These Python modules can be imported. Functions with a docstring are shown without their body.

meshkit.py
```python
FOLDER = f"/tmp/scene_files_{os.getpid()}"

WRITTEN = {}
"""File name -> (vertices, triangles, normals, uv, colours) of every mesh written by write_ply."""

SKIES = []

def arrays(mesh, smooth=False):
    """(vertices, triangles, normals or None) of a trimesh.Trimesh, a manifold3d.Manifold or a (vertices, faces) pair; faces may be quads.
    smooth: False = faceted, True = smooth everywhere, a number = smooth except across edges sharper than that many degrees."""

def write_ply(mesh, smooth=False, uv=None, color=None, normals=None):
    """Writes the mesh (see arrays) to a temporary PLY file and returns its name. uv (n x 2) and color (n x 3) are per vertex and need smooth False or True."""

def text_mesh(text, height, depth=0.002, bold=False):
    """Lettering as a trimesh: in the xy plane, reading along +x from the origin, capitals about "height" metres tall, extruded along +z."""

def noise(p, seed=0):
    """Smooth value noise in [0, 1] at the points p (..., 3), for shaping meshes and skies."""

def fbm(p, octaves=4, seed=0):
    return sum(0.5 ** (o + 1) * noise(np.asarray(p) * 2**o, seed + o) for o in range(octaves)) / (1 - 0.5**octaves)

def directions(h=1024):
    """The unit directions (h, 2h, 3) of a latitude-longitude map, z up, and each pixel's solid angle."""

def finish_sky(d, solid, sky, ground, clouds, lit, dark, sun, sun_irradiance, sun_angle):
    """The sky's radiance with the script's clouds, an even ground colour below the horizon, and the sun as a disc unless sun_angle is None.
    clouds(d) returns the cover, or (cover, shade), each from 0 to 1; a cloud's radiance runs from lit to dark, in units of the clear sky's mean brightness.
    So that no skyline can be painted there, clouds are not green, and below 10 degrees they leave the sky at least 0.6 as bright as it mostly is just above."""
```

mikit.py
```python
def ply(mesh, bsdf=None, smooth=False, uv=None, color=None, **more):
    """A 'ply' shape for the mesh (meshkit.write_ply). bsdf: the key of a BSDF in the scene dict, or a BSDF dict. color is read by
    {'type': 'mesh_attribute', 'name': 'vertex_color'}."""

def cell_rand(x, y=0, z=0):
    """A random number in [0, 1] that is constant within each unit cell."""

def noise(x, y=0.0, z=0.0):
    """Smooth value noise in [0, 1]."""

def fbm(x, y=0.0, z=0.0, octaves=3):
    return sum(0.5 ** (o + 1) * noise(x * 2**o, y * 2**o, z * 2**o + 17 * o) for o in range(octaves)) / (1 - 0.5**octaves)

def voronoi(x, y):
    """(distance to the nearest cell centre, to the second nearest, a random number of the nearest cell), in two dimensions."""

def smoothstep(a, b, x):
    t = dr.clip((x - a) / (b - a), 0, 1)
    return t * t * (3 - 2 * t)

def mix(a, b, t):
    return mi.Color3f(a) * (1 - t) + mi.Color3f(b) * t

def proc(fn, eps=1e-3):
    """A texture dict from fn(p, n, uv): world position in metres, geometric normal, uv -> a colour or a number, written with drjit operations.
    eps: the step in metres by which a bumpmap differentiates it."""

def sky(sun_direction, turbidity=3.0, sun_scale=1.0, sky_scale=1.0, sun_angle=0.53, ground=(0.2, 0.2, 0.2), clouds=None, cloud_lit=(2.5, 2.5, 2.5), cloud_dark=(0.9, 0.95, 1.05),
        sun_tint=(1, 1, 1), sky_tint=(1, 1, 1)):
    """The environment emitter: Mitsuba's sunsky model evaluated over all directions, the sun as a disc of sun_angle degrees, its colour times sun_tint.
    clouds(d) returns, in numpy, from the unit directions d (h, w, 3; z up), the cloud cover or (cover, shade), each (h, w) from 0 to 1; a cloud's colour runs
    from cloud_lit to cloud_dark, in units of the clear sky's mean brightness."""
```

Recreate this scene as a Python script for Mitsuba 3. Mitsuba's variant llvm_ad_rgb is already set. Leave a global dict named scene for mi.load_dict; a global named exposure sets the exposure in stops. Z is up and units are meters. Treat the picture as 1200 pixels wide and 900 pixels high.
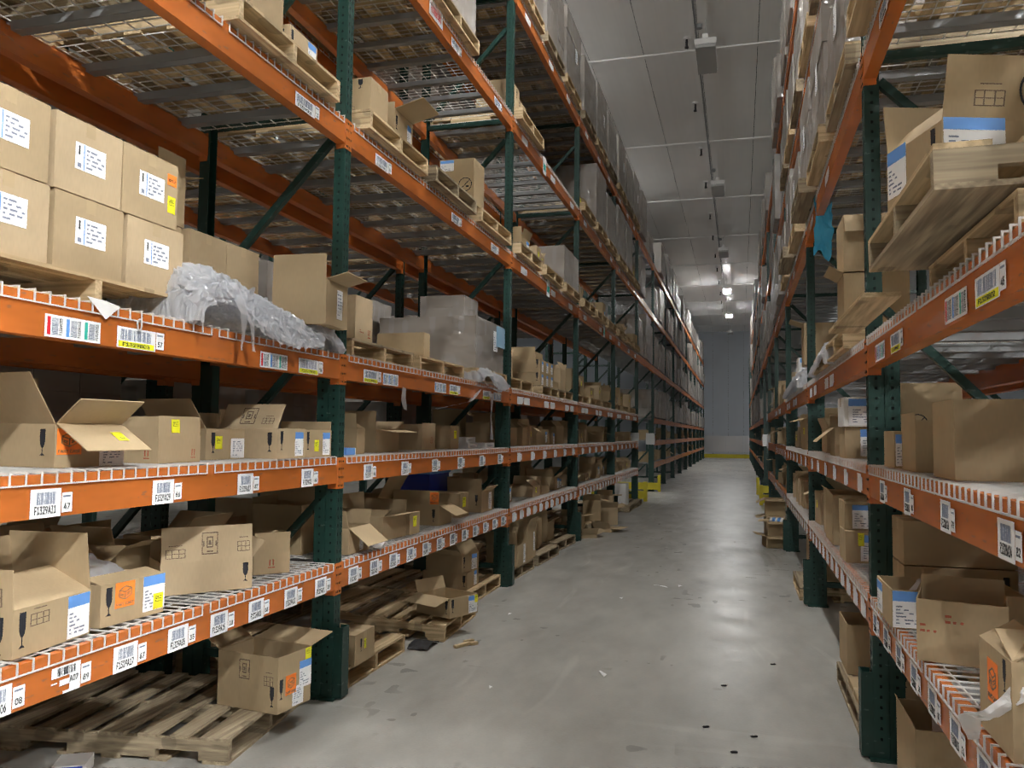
import math, random
import numpy as np, trimesh, mitsuba as mi, drjit as dr
import mikit, meshkit
from mikit import proc, noise, fbm, mix, smoothstep, cell_rand

T = mi.ScalarTransform4f
scene, labels = {}, {}
V = np.array
# ------------------------------------------------------------------ camera
EYE = V([0.0, 0.0, 1.5833]); YAW, PITCH, ROLL, FPX = 0.27387, 0.06037, 0.01111, 950.0
fwd = V([-math.sin(YAW) * math.cos(PITCH), math.cos(YAW) * math.cos(PITCH), math.sin(PITCH)])
right0 = V([math.cos(YAW), math.sin(YAW), 0.0]); up0 = np.cross(right0, fwd)
up = up0 * math.cos(ROLL) - right0 * math.sin(ROLL)
scene['camera'] = {'type': 'perspective', 'fov': 2 * math.degrees(math.atan(600 / FPX)), 'fov_axis': 'x', 'near_clip': 0.05, 'far_clip': 200.0,
                   'to_world': T().look_at(origin=EYE.tolist(), target=(EYE + fwd).tolist(), up=up.tolist())}
# ------------------------------------------------------------------ light levels
exposure = 1.3
LAMP = 80.0           # radiance of a lit high-bay lens
AISLE = 5.30           # distance from one aisle's middle to the next
LAMP_X, LAMP_Z = -0.54, 8.43
LAMP_Y = [-1.7 + 8.23 * k for k in range(8)]
LIT_MAIN = {0, 1, 5, 6}
LIT_SIDE = {-1: {1, 2, 3}}
DOCK = 600.0           # the brighter lights of the open cross aisle behind the camera
DOCK_AT = [(x, y) for x, y in ((4.76, -3.2), (10.06, -4.4))]

# ------------------------------------------------------------------ materials
def rgb(*c): return {'type': 'rgb', 'value': list(map(float, c))}
def pri(key, color, rough=0.5, two=True, bump=None, **kw):
    b = {'type': 'principled', 'base_color': color if isinstance(color, dict) else rgb(*color), 'roughness': rough, **kw}
    if bump: b = {'type': 'bumpmap', 'arbitrary': bump[0], 'scale': bump[1], 'bsdf': b}
    scene[key] = {'type': 'twosided', 'bsdf': b} if two else b
def card_tex(c):
    c = V(c)
    def f(p, n, uv):
        a = fbm(p.x * 5, p.y * 5, p.z * 5, 3); g = noise(p.x * 160, p.y * 160, p.z * 40)
        return mi.Color3f(*map(float, c)) * (0.86 + 0.22 * a + 0.07 * g)
    return proc(f)
def wood_tex(c0, c1, axis):
    def f(p, n, uv):
        if axis == 'y': a = fbm(p.x * 60, p.y * 3.1, p.z * 60, 3); b = noise(p.x * 11, p.y * 0.9, p.z * 11)
        else: a = fbm(p.x * 3.1, p.y * 60, p.z * 60, 3); b = noise(p.x * 0.9, p.y * 11, p.z * 11)
        k = smoothstep(0.72, 0.8, noise(p.x * 11 + 7, p.y * 11, p.z * 11))
        return mix(c0, c1, dr.clip(1.5 * a + 0.5 * b - .5, 0, 1)) * (1 - 0.3 * k)
    return proc(f)
pri('card_a', card_tex((.385, .293, .178)), .75, specular=.25)
pri('card_b', card_tex((.375, .283, .168)), .75, specular=.25)
pri('card_c', card_tex((.445, .345, .22)), .75, specular=.25)
pri('tape', (.43, .33, .20), .3, specular=.5)
pri('card_white', (.72, .72, .70), .6, specular=.3)
pri('wood_y', wood_tex((.32, .23, .125), (.64, .50, .31), 'y'), .7, specular=.25)
pri('wood_x', wood_tex((.32, .23, .125), (.64, .50, .31), 'x'), .7, specular=.25)
pri('wood_old_y', wood_tex((.17, .135, .09), (.42, .345, .235), 'y'), .75, specular=.2)
pri('wood_old_x', wood_tex((.17, .135, .09), (.42, .345, .235), 'x'), .75, specular=.2)
def paint(c, wear):
    def f(p, n, uv):
        a = fbm(p.x * 7, p.y * 4, p.z * 14, 3); s = smoothstep(0.70, 0.78, fbm(p.x * 30, p.y * 18, p.z * 55, 3))
        return mi.Color3f(*map(float, c)) * (0.86 + 0.28 * a) * (1 - s) + mi.Color3f(*map(float, wear)) * s
    return proc(f)
pri('orange', paint((.46, .128, .026), (.33, .13, .06)), .27, specular=.5, clearcoat=.5, clearcoat_gloss=.75)
pri('green', paint((.010, .038, .031), (.045, .07, .065)), .4, specular=.5)
PITCH_Y, POST0 = 3.734, 4.46
pri('green_post', paint((.010, .038, .031), (.045, .07, .065)), .4, specular=.5)
pri('hole', (.004, .006, .006), .8, specular=.1)
pri('galv', (.55, .55, .53), .35, specular=.5)
pri('channel', (.27, .28, .29), .45, metallic=.35)
pri('steel', (.62, .63, .64), .35, metallic=.6)
pri('stainless', (.55, .55, .57), .22, metallic=.9)
pri('label', (.86, .88, .90), .45, specular=.4)
pri('ink', (.018, .02, .026), .6)
pri('ink_soft', (.16, .12, .08), .7)
pri('ink_grey', (.22, .25, .33), .6)
pri('red_print', (.36, .10, .05), .7)
pri('yellow', (.80, .78, .03), .5)
pri('fluo_orange', (.90, .24, .04), .5)
pri('blue', (.13, .32, .72), .5)
pri('deep_blue', (.03, .06, .42), .4)
pri('cyan', (.05, .42, .70), .4)
pri('pale_blue', (.30, .52, .72), .4)
pri('teal', (.05, .45, .36), .5)
pri('red', (.62, .03, .05), .5)
pri('paper', (.76, .76, .76), .55, specular=.3)
pri('white_plastic', (.75, .76, .78), .35)
pri('guard_yellow', (.62, .52, .03), .5)
pri('dark', (.015, .015, .017), .6)
pri('lens_off', (.42, .43, .43), .3)
pri('fixture', (.78, .78, .78), .4)
scene['film'] = {'type': 'principledthin', 'base_color': rgb(.86, .88, .92), 'roughness': .09, 'spec_trans': .5, 'diff_trans': .9, 'eta': 1.45}
def wrap_bump(p, n, uv):
    a = fbm(p.x * 9, p.y * 9, p.z * 16 + 3 * noise(p.x * 3, p.y * 3, p.z * 3), 3)
    return dr.abs(a - 0.5) * 2.0
def wrap_tex(p, n, uv):
    a = fbm(p.x * 3, p.y * 3, p.z * 7, 3); s = smoothstep(.6, .72, noise(p.x * 14, p.y * 14, p.z * 5))
    return mix((.235, .21, .185), (.335, .31, .285), a) * (1 - .25 * s) + mi.Color3f(.10, .10, .105) * s
pri('wrapped', proc(wrap_tex), .16, specular=.6, clearcoat=.8, clearcoat_gloss=.85, bump=(proc(wrap_bump, 2e-3), .018))
def floor_tex(p, n, uv):
    a = fbm(p.x * .7, p.y * .45, 3.1, 4); b = fbm(p.x * 5, p.y * 2.2, 1.7, 4)
    s1 = smoothstep(.62, .78, fbm(p.x * 9 + 2 * noise(p.x, p.y), p.y * .8, 9.3, 3))
    s2 = smoothstep(.66, .80, fbm(p.x * .9, p.y * 7, 4.4, 3))
    g = noise(p.x * 120, p.y * 120, 0.5)
    k = smoothstep(.80, .86, noise(p.x * 13, p.y * 9, 2.2)) * smoothstep(.55, .8, noise(p.x * 2.3, p.y * 1.9, 8.1))
    c = mix((.205, .203, .188), (.375, .37, .342), dr.clip(.9 * a + 1.0 * b - .45, 0, 1))
    return (c + mi.Color3f(.04, .04, .037) * (s1 + .8 * s2)) * (.94 + .1 * g) * (1 - .3 * k)
def floor_rough(p, n, uv):
    return .25 + .22 * fbm(p.x * 2.1, p.y * 4.5, .3, 4)
pri('concrete', proc(floor_tex), proc(floor_rough), two=False, specular=.5)
def panel_tex(c):
    def f(p, n, uv):
        return mi.Color3f(*map(float, c)) * (.93 + .1 * fbm(p.x * 1.3, p.y * .5, p.z * .7, 3) + .03 * noise(p.x * 30, p.y * .6, p.z))
    return proc(f)
pri('ceiling_panel', panel_tex((.86, .855, .84)), .3, specular=.6)
pri('wall_panel', panel_tex((.46, .50, .56)), .5, specular=.4)
pri('seam', (.18, .18, .18), .8)

# ------------------------------------------------------------------ mesh and entry helpers
BOX_F = V([[0, 3, 2], [0, 2, 1], [4, 5, 6], [4, 6, 7], [0, 1, 5], [0, 5, 4], [1, 2, 6], [1, 6, 5], [2, 3, 7], [2, 7, 6], [3, 0, 4], [3, 4, 7]])
def box_v(x0, x1, y0, y1, z0, z1):
    return V([[x0, y0, z0], [x1, y0, z0], [x1, y1, z0], [x0, y1, z0], [x0, y0, z1], [x1, y0, z1], [x1, y1, z1], [x0, y1, z1]], float)
class MB:
    def __init__(s): s.v, s.f, s.n = [], [], 0
    def add(s, v, f):
        v = np.asarray(v, float); s.v.append(v); s.f.append(np.asarray(f) + s.n); s.n += len(v); return s
    def box(s, x0, x1, y0, y1, z0, z1): return s.add(box_v(x0, x1, y0, y1, z0, z1), BOX_F)
    def obox(s, p, q, w, t, upv=(0, 0, 1)):      # bar from p to q, width w, thickness t
        p, q = V(p, float), V(q, float); a = q - p; l = np.linalg.norm(a); a = a / l
        b = np.cross(upv, a)
        if np.linalg.norm(b) < 1e-6: b = V([1.0, 0, 0])
        b /= np.linalg.norm(b); c = np.cross(a, b)
        vv = box_v(0, l, -w / 2, w / 2, -t / 2, t / 2)
        return s.add(p + vv[:, :1] * a + vv[:, 1:2] * b + vv[:, 2:] * c, BOX_F)
    def mesh(s): return (np.vstack(s.v), np.vstack(s.f))
PLY = {}
def ply(name, mesh=None, smooth=False):
    if name not in PLY:
        m = mesh() if callable(mesh) else mesh
        if isinstance(m, MB): m = m.mesh()
        PLY[name] = mikit.ply(m, None, smooth)
    return PLY[name]
UNIT = lambda: ply('unit', MB().box(0, 1, 0, 1, 0, 1))
count = {}
def numbered(name):
    k = count.get(name, 0); count[name] = k + 1
    return name if k == 0 else f'{name}_{k:03d}'
def ent(key, shape, bsdf, M=None):
    key = key if key in labels and key not in scene and 'category' in labels[key] else numbered(key)
    d = {**shape, 'bsdf': {'type': 'ref', 'id': bsdf}}
    if M is not None: d['to_world'] = T(np.ascontiguousarray(M, float))
    scene[key] = d
    return key
def uniq(key, mesh, bsdf, smooth=False):
    if isinstance(mesh, MB): mesh = mesh.mesh()
    return ent(key, mikit.ply(mesh, None, smooth), bsdf)
def thing(name, label, cat, group=None, kind=None):
    key = numbered(name); labels[key] = {'label': label, 'category': cat}
    if group: labels[key]['group'] = group
    if kind: labels[key]['kind'] = kind
    count[key] = max(count.get(key, 0), 1)
    return key
def mat(o, x, y, z):
    M = np.eye(4); M[:3, 0], M[:3, 1], M[:3, 2], M[:3, 3] = x, y, z, o; return M
def boxat(key, x0, x1, y0, y1, z0, z1, bsdf):
    return ent(key, UNIT(), bsdf, mat((x0, y0, z0), (x1 - x0, 0, 0), (0, y1 - y0, 0), (0, 0, z1 - z0)))
ORD = ['nearest', 'second', 'third', 'fourth', 'fifth', 'sixth', 'seventh', 'eighth', 'ninth', 'tenth', 'eleventh', 'twelfth', 'thirteenth', 'fourteenth', 'fifteenth', 'sixteenth']
SHELF = {'A': 'first shelf', '2': 'second shelf', 'B': 'third shelf', 'C': 'fourth shelf', 'D': 'fifth shelf', 'E': 'top shelf', 'F': 'floor'}

# ------------------------------------------------------------------ the room
Z_CEIL, Y_END, Y_BACK, X_W0, X_W1 = 8.95, 59.3, -34.0, -36.0, 34.0
def structure(name, label=None):
    key = numbered(name); labels[key] = {'kind': 'structure'}
    if label: labels[key]['label'] = label
    count[key] = max(count.get(key, 0), 1)
    return key
k = structure('floor', 'smooth mottled grey concrete warehouse floor')
boxat(k + '__slab', X_W0, X_W1, Y_BACK, Y_END, -0.2, 0, 'concrete')
k = structure('ceiling', 'pale insulated metal panel ceiling')
boxat(k + '__deck', X_W0, X_W1, Y_BACK, Y_END, Z_CEIL + .012, Z_CEIL + .2, 'seam')
xs = [-3.88 + 1.063 * i for i in range(6)]; ys = [10.5 + 5.03 * j for j in range(10)] + [Y_END]
for i in range(5):
    for j in range(10):
        boxat(k + '__panel', xs[i] + .006, xs[i + 1] - .006, ys[j] + .004, ys[j + 1] - .004, Z_CEIL, Z_CEIL + .02, 'ceiling_panel')
for a in ((X_W0, xs[0] - .006, Y_BACK, Y_END), (xs[5] + .006, X_W1, Y_BACK, Y_END), (xs[0], xs[5], Y_BACK, 10.49)):
    boxat(k + '__outer_panel', *a, Z_CEIL, Z_CEIL + .02, 'ceiling_panel')
for j in range(1, 10): boxat(k + '__joint_strip', -3.9, 1.5, ys[j] - .06, ys[j] + .06, Z_CEIL - .02, Z_CEIL - .0005, 'ceiling_panel')
k = structure('wall_end', 'blue grey insulated panel wall closing the aisle')
boxat(k + '__core', X_W0, X_W1, Y_END + .03, Y_END + .2, 0, Z_CEIL, 'seam')
wx = [-5.0 + 1.06 * i for i in range(8)]
for i in range(7): boxat(k + '__panel', wx[i] + .006, wx[i + 1] - .006, Y_END, Y_END + .06, 0, Z_CEIL, 'wall_panel')
boxat(k + '__outer_panel', X_W0, wx[0] - .006, Y_END, Y_END + .06, 0, Z_CEIL, 'wall_panel')
boxat(k + '__outer_panel', wx[7] + .006, X_W1, Y_END, Y_END + .06, 0, Z_CEIL, 'wall_panel')
for x0, x1 in ((-2.6, -0.95), (-0.93, 0.22), (0.24, 1.4)): boxat(k + '__kick_plate', x0, x1, Y_END - .012, Y_END + .01, .42, 1.55, 'stainless')
k = structure('trim_1', 'low yellow kerb along the foot of the end wall')
uniq(k + '__kerb', MB().box(-2.6, 1.6, Y_END - .28, Y_END - .012, 0, .22).box(-2.6, 1.6, Y_END - .24, Y_END - .012, .22, .26), 'guard_yellow')
for x in (-1.75, -0.72, 0.3): uniq(k + '__bolt', MB().box(x - .03, x + .03, Y_END - .06, Y_END - .013, .30, .36), 'steel')
for nm, a in (('wall_left', (X_W0 - .2, X_W0, Y_BACK, Y_END)), ('wall_right', (X_W1, X_W1 + .2, Y_BACK, Y_END)), ('wall_back', (X_W0, X_W1, Y_BACK - .2, Y_BACK))):
    k = structure(nm); boxat(k + '__panel', *a, 0, Z_CEIL, 'ceiling_panel')

# ceiling services of the aisle
def lamp(x, y, lit, label, power=LAMP):
    t = thing('high_bay_light', label, 'light', 'high bay lights')
    w, l, z = .18, .56, LAMP_Z
    uniq(t + '__housing', MB().box(x - w, x + w, y - l, y + l, z + .03, z + .09).box(x - .05, x + .05, y - l - .03, y - l + .1, z + .09, z + .17), 'fixture')
    for s in (-1, 1): uniq(t + '__end_plate', MB().box(x - w - .008, x + w + .008, y + s * l - .012, y + s * l + .012, z + .0, z + .10), 'fixture')
    m = mikit.ply(MB().box(x - w + .01, x + w - .01, y - l + .014, y + l - .014, z - .055, z + .032).mesh(), None)
    if lit:
        m['emitter'] = {'type': 'area', 'radiance': rgb(power, power, power * .97)}
        m['bsdf'] = {'type': 'ref', 'id': 'lens_off'}; scene[numbered(t + '__lens')] = m
    else: ent(t + '__lens', m, 'lens_off')
    for s in (-1, 1): uniq(t + '__hanger', MB().box(x - .004, x + .004, y + s * l * .8 - .004, y + s * l * .8 + .004, z + .09, Z_CEIL), 'steel')
for i, y in enumerate(LAMP_Y):
    lamp(LAMP_X, y, i in LIT_MAIN, f'{"bright" if i in LIT_MAIN else "unlit"} high bay light over the aisle, {ORD[i]} along the ceiling')
for a, on in LIT_SIDE.items():
    for i in sorted(on): lamp(LAMP_X + AISLE * a, LAMP_Y[i], True, f'bright high bay light over {["the aisle left of this one", "", "the aisle right of this one", "the second aisle to the right"][a + 1]}, {ORD[i]} in its row')
for i, (x, y) in enumerate(DOCK_AT): lamp(x, y, True, f'bright light of the open cross aisle behind the camera, {ORD[i % 4]} in the row', DOCK)
t = thing('conduit', 'thin steel conduit running along the ceiling above the aisle', 'conduit')
uniq(t, MB().box(-.74, -.705, 8.0, 38.5, Z_CEIL - .06, Z_CEIL - .024), 'channel')
for i, y in enumerate((14.6, 22.8, 31.0)):
    t = thing('junction_box', f'small round junction box on the ceiling conduit above the {ORD[i]} unlit light', 'junction box')
    c = trimesh.creation.cylinder(.06, .07, sections=14); c.apply_translation((-.66, y - .1, Z_CEIL - .05)); uniq(t, (c.vertices, c.faces), 'channel')
def sprinkler(i, y):
    t = thing('sprinkler', f'pendant sprinkler head below the ceiling, {ORD[i]} in its line', 'sprinkler', 'ceiling sprinklers')
    c = trimesh.creation.cylinder(.075, .04, sections=16); c.apply_translation((-.905, y, Z_CEIL - .022)); uniq(t + '__escutcheon', (c.vertices, c.faces), 'fixture')
    c = trimesh.creation.cylinder(.022, .16, sections=10); c.apply_translation((-.905, y, Z_CEIL - .09)); uniq(t + '__drop_pipe', (c.vertices, c.faces), 'dark')
    c = trimesh.creation.cylinder(.035, .03, sections=10); c.apply_translation((-.905, y, Z_CEIL - .19)); uniq(t + '__head', (c.vertices, c.faces), 'dark')
for i, y in enumerate((14.95, 18.0, 20.95, 23.8, 27.3, 30.3, 33.4, 36.3, 39.4, 42.4, 45.4, 48.4)): sprinkler(i, y)

# ------------------------------------------------------------------ racks
DEPTH, BH = 1.04, .15
TOP_L = {'A': .790, '2': 1.421, 'B': 2.048, 'C': 3.502, 'D': 4.984, 'E': 6.433}
TOP_R = {'A': .786, '2': 1.434, 'B': 2.079, 'C': 3.577, 'D': 4.985, 'E': 6.459}
class Rack:
    def __init__(s, name, x, side, tops): s.name, s.x, s.side, s.top = name, x, side, tops   # side -1: depth runs towards -x
    def X(s, d): return s.x + s.side * d
LEFT = Rack('left rack', -2.324, -1, TOP_L)
RIGHT = Rack('right rack', .628, 1, TOP_R)
LEFT2 = Rack('rear left rack', -2.324 - DEPTH - .2, -1, TOP_L)
RIGHT2 = Rack('rear right rack', .628 + DEPTH + .2, 1, TOP_R)
LEFT3 = Rack('next aisle rack', -2.324 - 2 * DEPTH - .2 - 2.95, -1, TOP_L)
def post_y(i): return POST0 + PITCH_Y * i
def bay_y(b): return post_y(b - 1) + .04, post_y(b) - .04
def place(b): return f'{ORD[b] if b < 16 else b} bay'
def xbox(mb, r, d0, d1, y0, y1, z0, z1):
    a, b = sorted((r.X(d0), r.X(d1))); return mb.box(a, b, y0, y1, z0, z1)
def column(r, d0, d1, yc, z0, z1):           # open C section: web towards the aisle or back, two flanges
    m = MB(); w = .0385
    xbox(m, r, d0, d0 + .004, yc - w, yc + w, z0, z1) if d1 > d0 else xbox(m, r, d0 - .004, d0, yc - w, yc + w, z0, z1)
    lo, hi = min(d0, d1), max(d0, d1)
    for s in (-1, 1): xbox(m, r, lo, hi, yc + s * w - (.004 if s > 0 else 0), yc + s * w + (.004 if s < 0 else 0), z0, z1)
    return m
def frame(r, i, detail=2):
    yc = post_y(i); lab = 'at the near end' if i < 0 else f'closing the {place(i)}'
    t = thing('upright_frame', f'dark green upright frame {lab} of the {r.name}', 'rack upright', f'upright frames of the {r.name}')
    H = 6.75
    uniq(t + '__post', column(r, 0, .072, yc, .012, H), 'green_post')
    uniq(t + '__post', column(r, DEPTH, DEPTH - .072, yc, .012, H), 'green_post')
    zr = 1.99
    m = column(r, .147, .075, yc, .012, zr); uniq(t + '__doubler_post', m, 'green_post')
    if detail > 1:
        m = column(r, DEPTH - .147, DEPTH - .075, yc, .012, zr); uniq(t + '__doubler_post', m, 'green_post')
        m = MB()
        for d in (.036, .111):
            for n in range(2, int(H / .0508)):
                z = n * .0508
                if d > .1 and z > zr - .03: break
                xbox(m, r, d - .006, d + .006, yc - .0398, yc - .0384, z - .007, z + .007)
        for n in range(4, int(H / .0508)):
            for o in (-.017, .017): xbox(m, r, -.0012, -.0002, yc + o - .005, yc + o + .005, n * .0508 - .010, n * .0508 + .010)
        uniq(t + '__slot_row', m, 'hole'); labels[t + '__slot_row'] = {'kind': 'stuff'}
    for d in (-.02, DEPTH - .15): uniq(t + '__base_plate', xbox(MB(), r, d, d + .18, yc - .07, yc + .07, 0, .012), 'green')
    if detail > 1:
        m = MB(); xbox(m, r, -.055, -.047, yc - .03, yc + .056, .012, .42)
        a = V([[-.055, yc - .03], [-.002, yc - .056]])
        m.obox((r.X(-.05), yc - .03, .216), (r.X(.0), yc - .05, .216), .408, .006, upv=(0, 1, 0)) if False else xbox(m, r, -.05, .0, yc - .034, yc - .028, .012, .42)
        xbox(m, r, -.05, .0, yc + .050, yc + .056, .012, .42)
        uniq(t + '__deflector', m, 'green')
    for z1 in (1.22, 2.24, 3.42, 4.72, 5.95) if detail else (3.42, 4.72):
        d1 = DEPTH - .08; z0 = z1 - .93
        m = MB(); m.obox((r.X(.08), yc, z1), (r.X(d1), yc, z0), .042, .042, upv=(0, 1, 0)); uniq(t + '__diagonal_brace', m, 'green')
    for z in (.2, 3.55, 4.93, 6.3) if detail else (3.55,):
        uniq(t + '__cross_brace', xbox(MB(), r, .07, DEPTH - .07, yc - .02, yc + .02, z - .025, z + .025), 'green')
BAR = {}
def bars(seed, n=22):
    if seed not in BAR:
        rnd = random.Random(seed); m = MB(); x = 0
        ws = [rnd.choice((1, 1, 2, 3)) for _ in range(2 * n)]; s = sum(ws)
        for q, w in enumerate(ws):
            if q % 2 == 0: m.box(x / s, (x + w) / s, 0, 1, 0, 1)
            x += w
        BAR[seed] = ply(f'bars{seed}', m)
    return BAR[seed]
TXT = {}
def text(s, bold=True):
    if s not in TXT:
        m = meshkit.text_mesh(s, 1.0, 1.0, bold); b = m.bounds
        v = (m.vertices - b[0]) / np.maximum(b[1] - b[0], 1e-9)
        TXT[s] = (ply('t' + s, (v, m.faces)), (b[1] - b[0])[0])
    return TXT[s]
class Fr:                                       # a flat frame: origin, right, up, normal
    def __init__(s, o, r, u, n, w=1.0, h=1.0): s.o, s.r, s.u, s.n, s.w, s.h = map(lambda q: V(q, float) if not np.isscalar(q) else q, (o, r, u, n, w, h))
    def put(s, key, shape, bsdf, x, y, w, h, lift=.0004, t=.0006):
        return ent(key, shape, bsdf, mat(s.o + s.r * x + s.u * y + s.n * lift, s.r * w, s.u * h, s.n * t))
def rail_frame(r, y, z):
    return Fr((r.X(-.004), y, z), (0, -r.side, 0), (0, 0, 1), (-r.side, 0, 0))
def loc_label(t, r, y, z, code, tag, style='A', detail=2, torn=False):
    """y: the label's first edge in reading direction"""
    f = rail_frame(r, y, z)
    W, Hh = {'A': (.13, .10), 'B': (.215, .082), 'C': (.21, .078)}[style]
    key = t + '__location_label'
    if torn:
        P = [(0, .62), (.5, .72), (.62, .86), (.2, .66), (0, .52), (0, .95), (1, 1), (1, 0), (.42, 0), (.8, .38), (.25, .32)]
        m = MB(); m.box(.0, 1, .62, 1, 0, 1).box(.62, 1, 0, .62, 0, 1).box(.28, .62, .30, .50, 0, 1).box(.0, .2, .42, .47, 0, 1).box(.4, .62, 0, .1, 0, 1)
        k = f.put(key, ply('torn', m), 'label', 0, 0, W, Hh)
        f.put(k + '__barcode', bars(9), 'ink', .2 * W, .66 * Hh, .62 * W, .28 * Hh, .0011)
        f.put(k + '__code_text', text('A07')[0], 'ink', .62 * W, .34 * Hh, .3 * W, .22 * Hh, .0011)
    else:
        k = f.put(key, UNIT(), 'label', 0, 0, W, Hh)
        if detail > 1:
            rs = sum(map(ord, code)) % 7
            if style == 'A':
                f.put(k + '__barcode', bars(rs), 'ink_grey', .2 * W, .46 * Hh, .62 * W, .42 * Hh, .0011)
                f.put(k + '__code_text', text(code)[0], 'ink', .14 * W, .12 * Hh, .70 * W, .29 * Hh, .0011)
            else:
                f.put(k + '__barcode', bars(rs), 'ink_grey', .09 * W, .38 * Hh, .80 * W, .52 * Hh, .0011)
                if style == 'B':
                    f.put(k + '__yellow_band', UNIT(), 'yellow', .04 * W, .04 * Hh, .92 * W, .28 * Hh, .0011)
                    f.put(k + '__code_text', text(code)[0], 'ink', .14 * W, .09 * Hh, .70 * W, .18 * Hh, .0018)
                else: f.put(k + '__code_text', text(code)[0], 'ink', .14 * W, .08 * Hh, .70 * W, .22 * Hh, .0011)
    k = t + '__check_tag'
    k = f.put(k, UNIT(), 'label', W + .004, .012, .047, .07)
    if detail > 1 and tag:
        f.put(k + '__tag_number', text(tag)[0], 'ink', W + .013, .022, .028, .022, .0011)
        f.put(k + '__tag_line', UNIT(), 'ink_grey', W + .010, .066, .032, .006, .0011)
def triple_label(t, r, y, z, detail=2, plain=False):
    f = rail_frame(r, y, z); W, Hh = .255, .080
    k = f.put(t + '__triple_label', UNIT(), 'label', 0, 0, W, Hh)
    if detail < 2: return
    for j, c in enumerate(('red', 'blue', 'teal')):
        x = .01 + j * .084
        f.put(k + '__colour_bar', UNIT(), 'blue' if plain else c, x, .008, .014, Hh - .016, .0011)
        f.put(k + '__barcode', ply('vbars', bars_v), 'ink_grey', x + .02, .010, .028, Hh - .02, .0011)
        f.put(k + '__code_text', ply('vtext', vtext), 'ink', x + .053, .010, .013, Hh - .02, .0011)
def bars_v():
    m = MB(); rnd = random.Random(5); x = 0
    while x < .97:
        w = rnd.choice((.02, .03, .05)); m.box(0, 1, x, min(1, x + w), 0, 1); x += w + rnd.choice((.02, .03))
    return m
def vtext():
    mm = meshkit.text_mesh('F1329C03', 1.0, 1.0, True); b = mm.bounds; v = (mm.vertices - b[0]) / (b[1] - b[0])
    return (np.stack([1 - v[:, 1], v[:, 0], v[:, 2]], 1), mm.faces)
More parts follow.
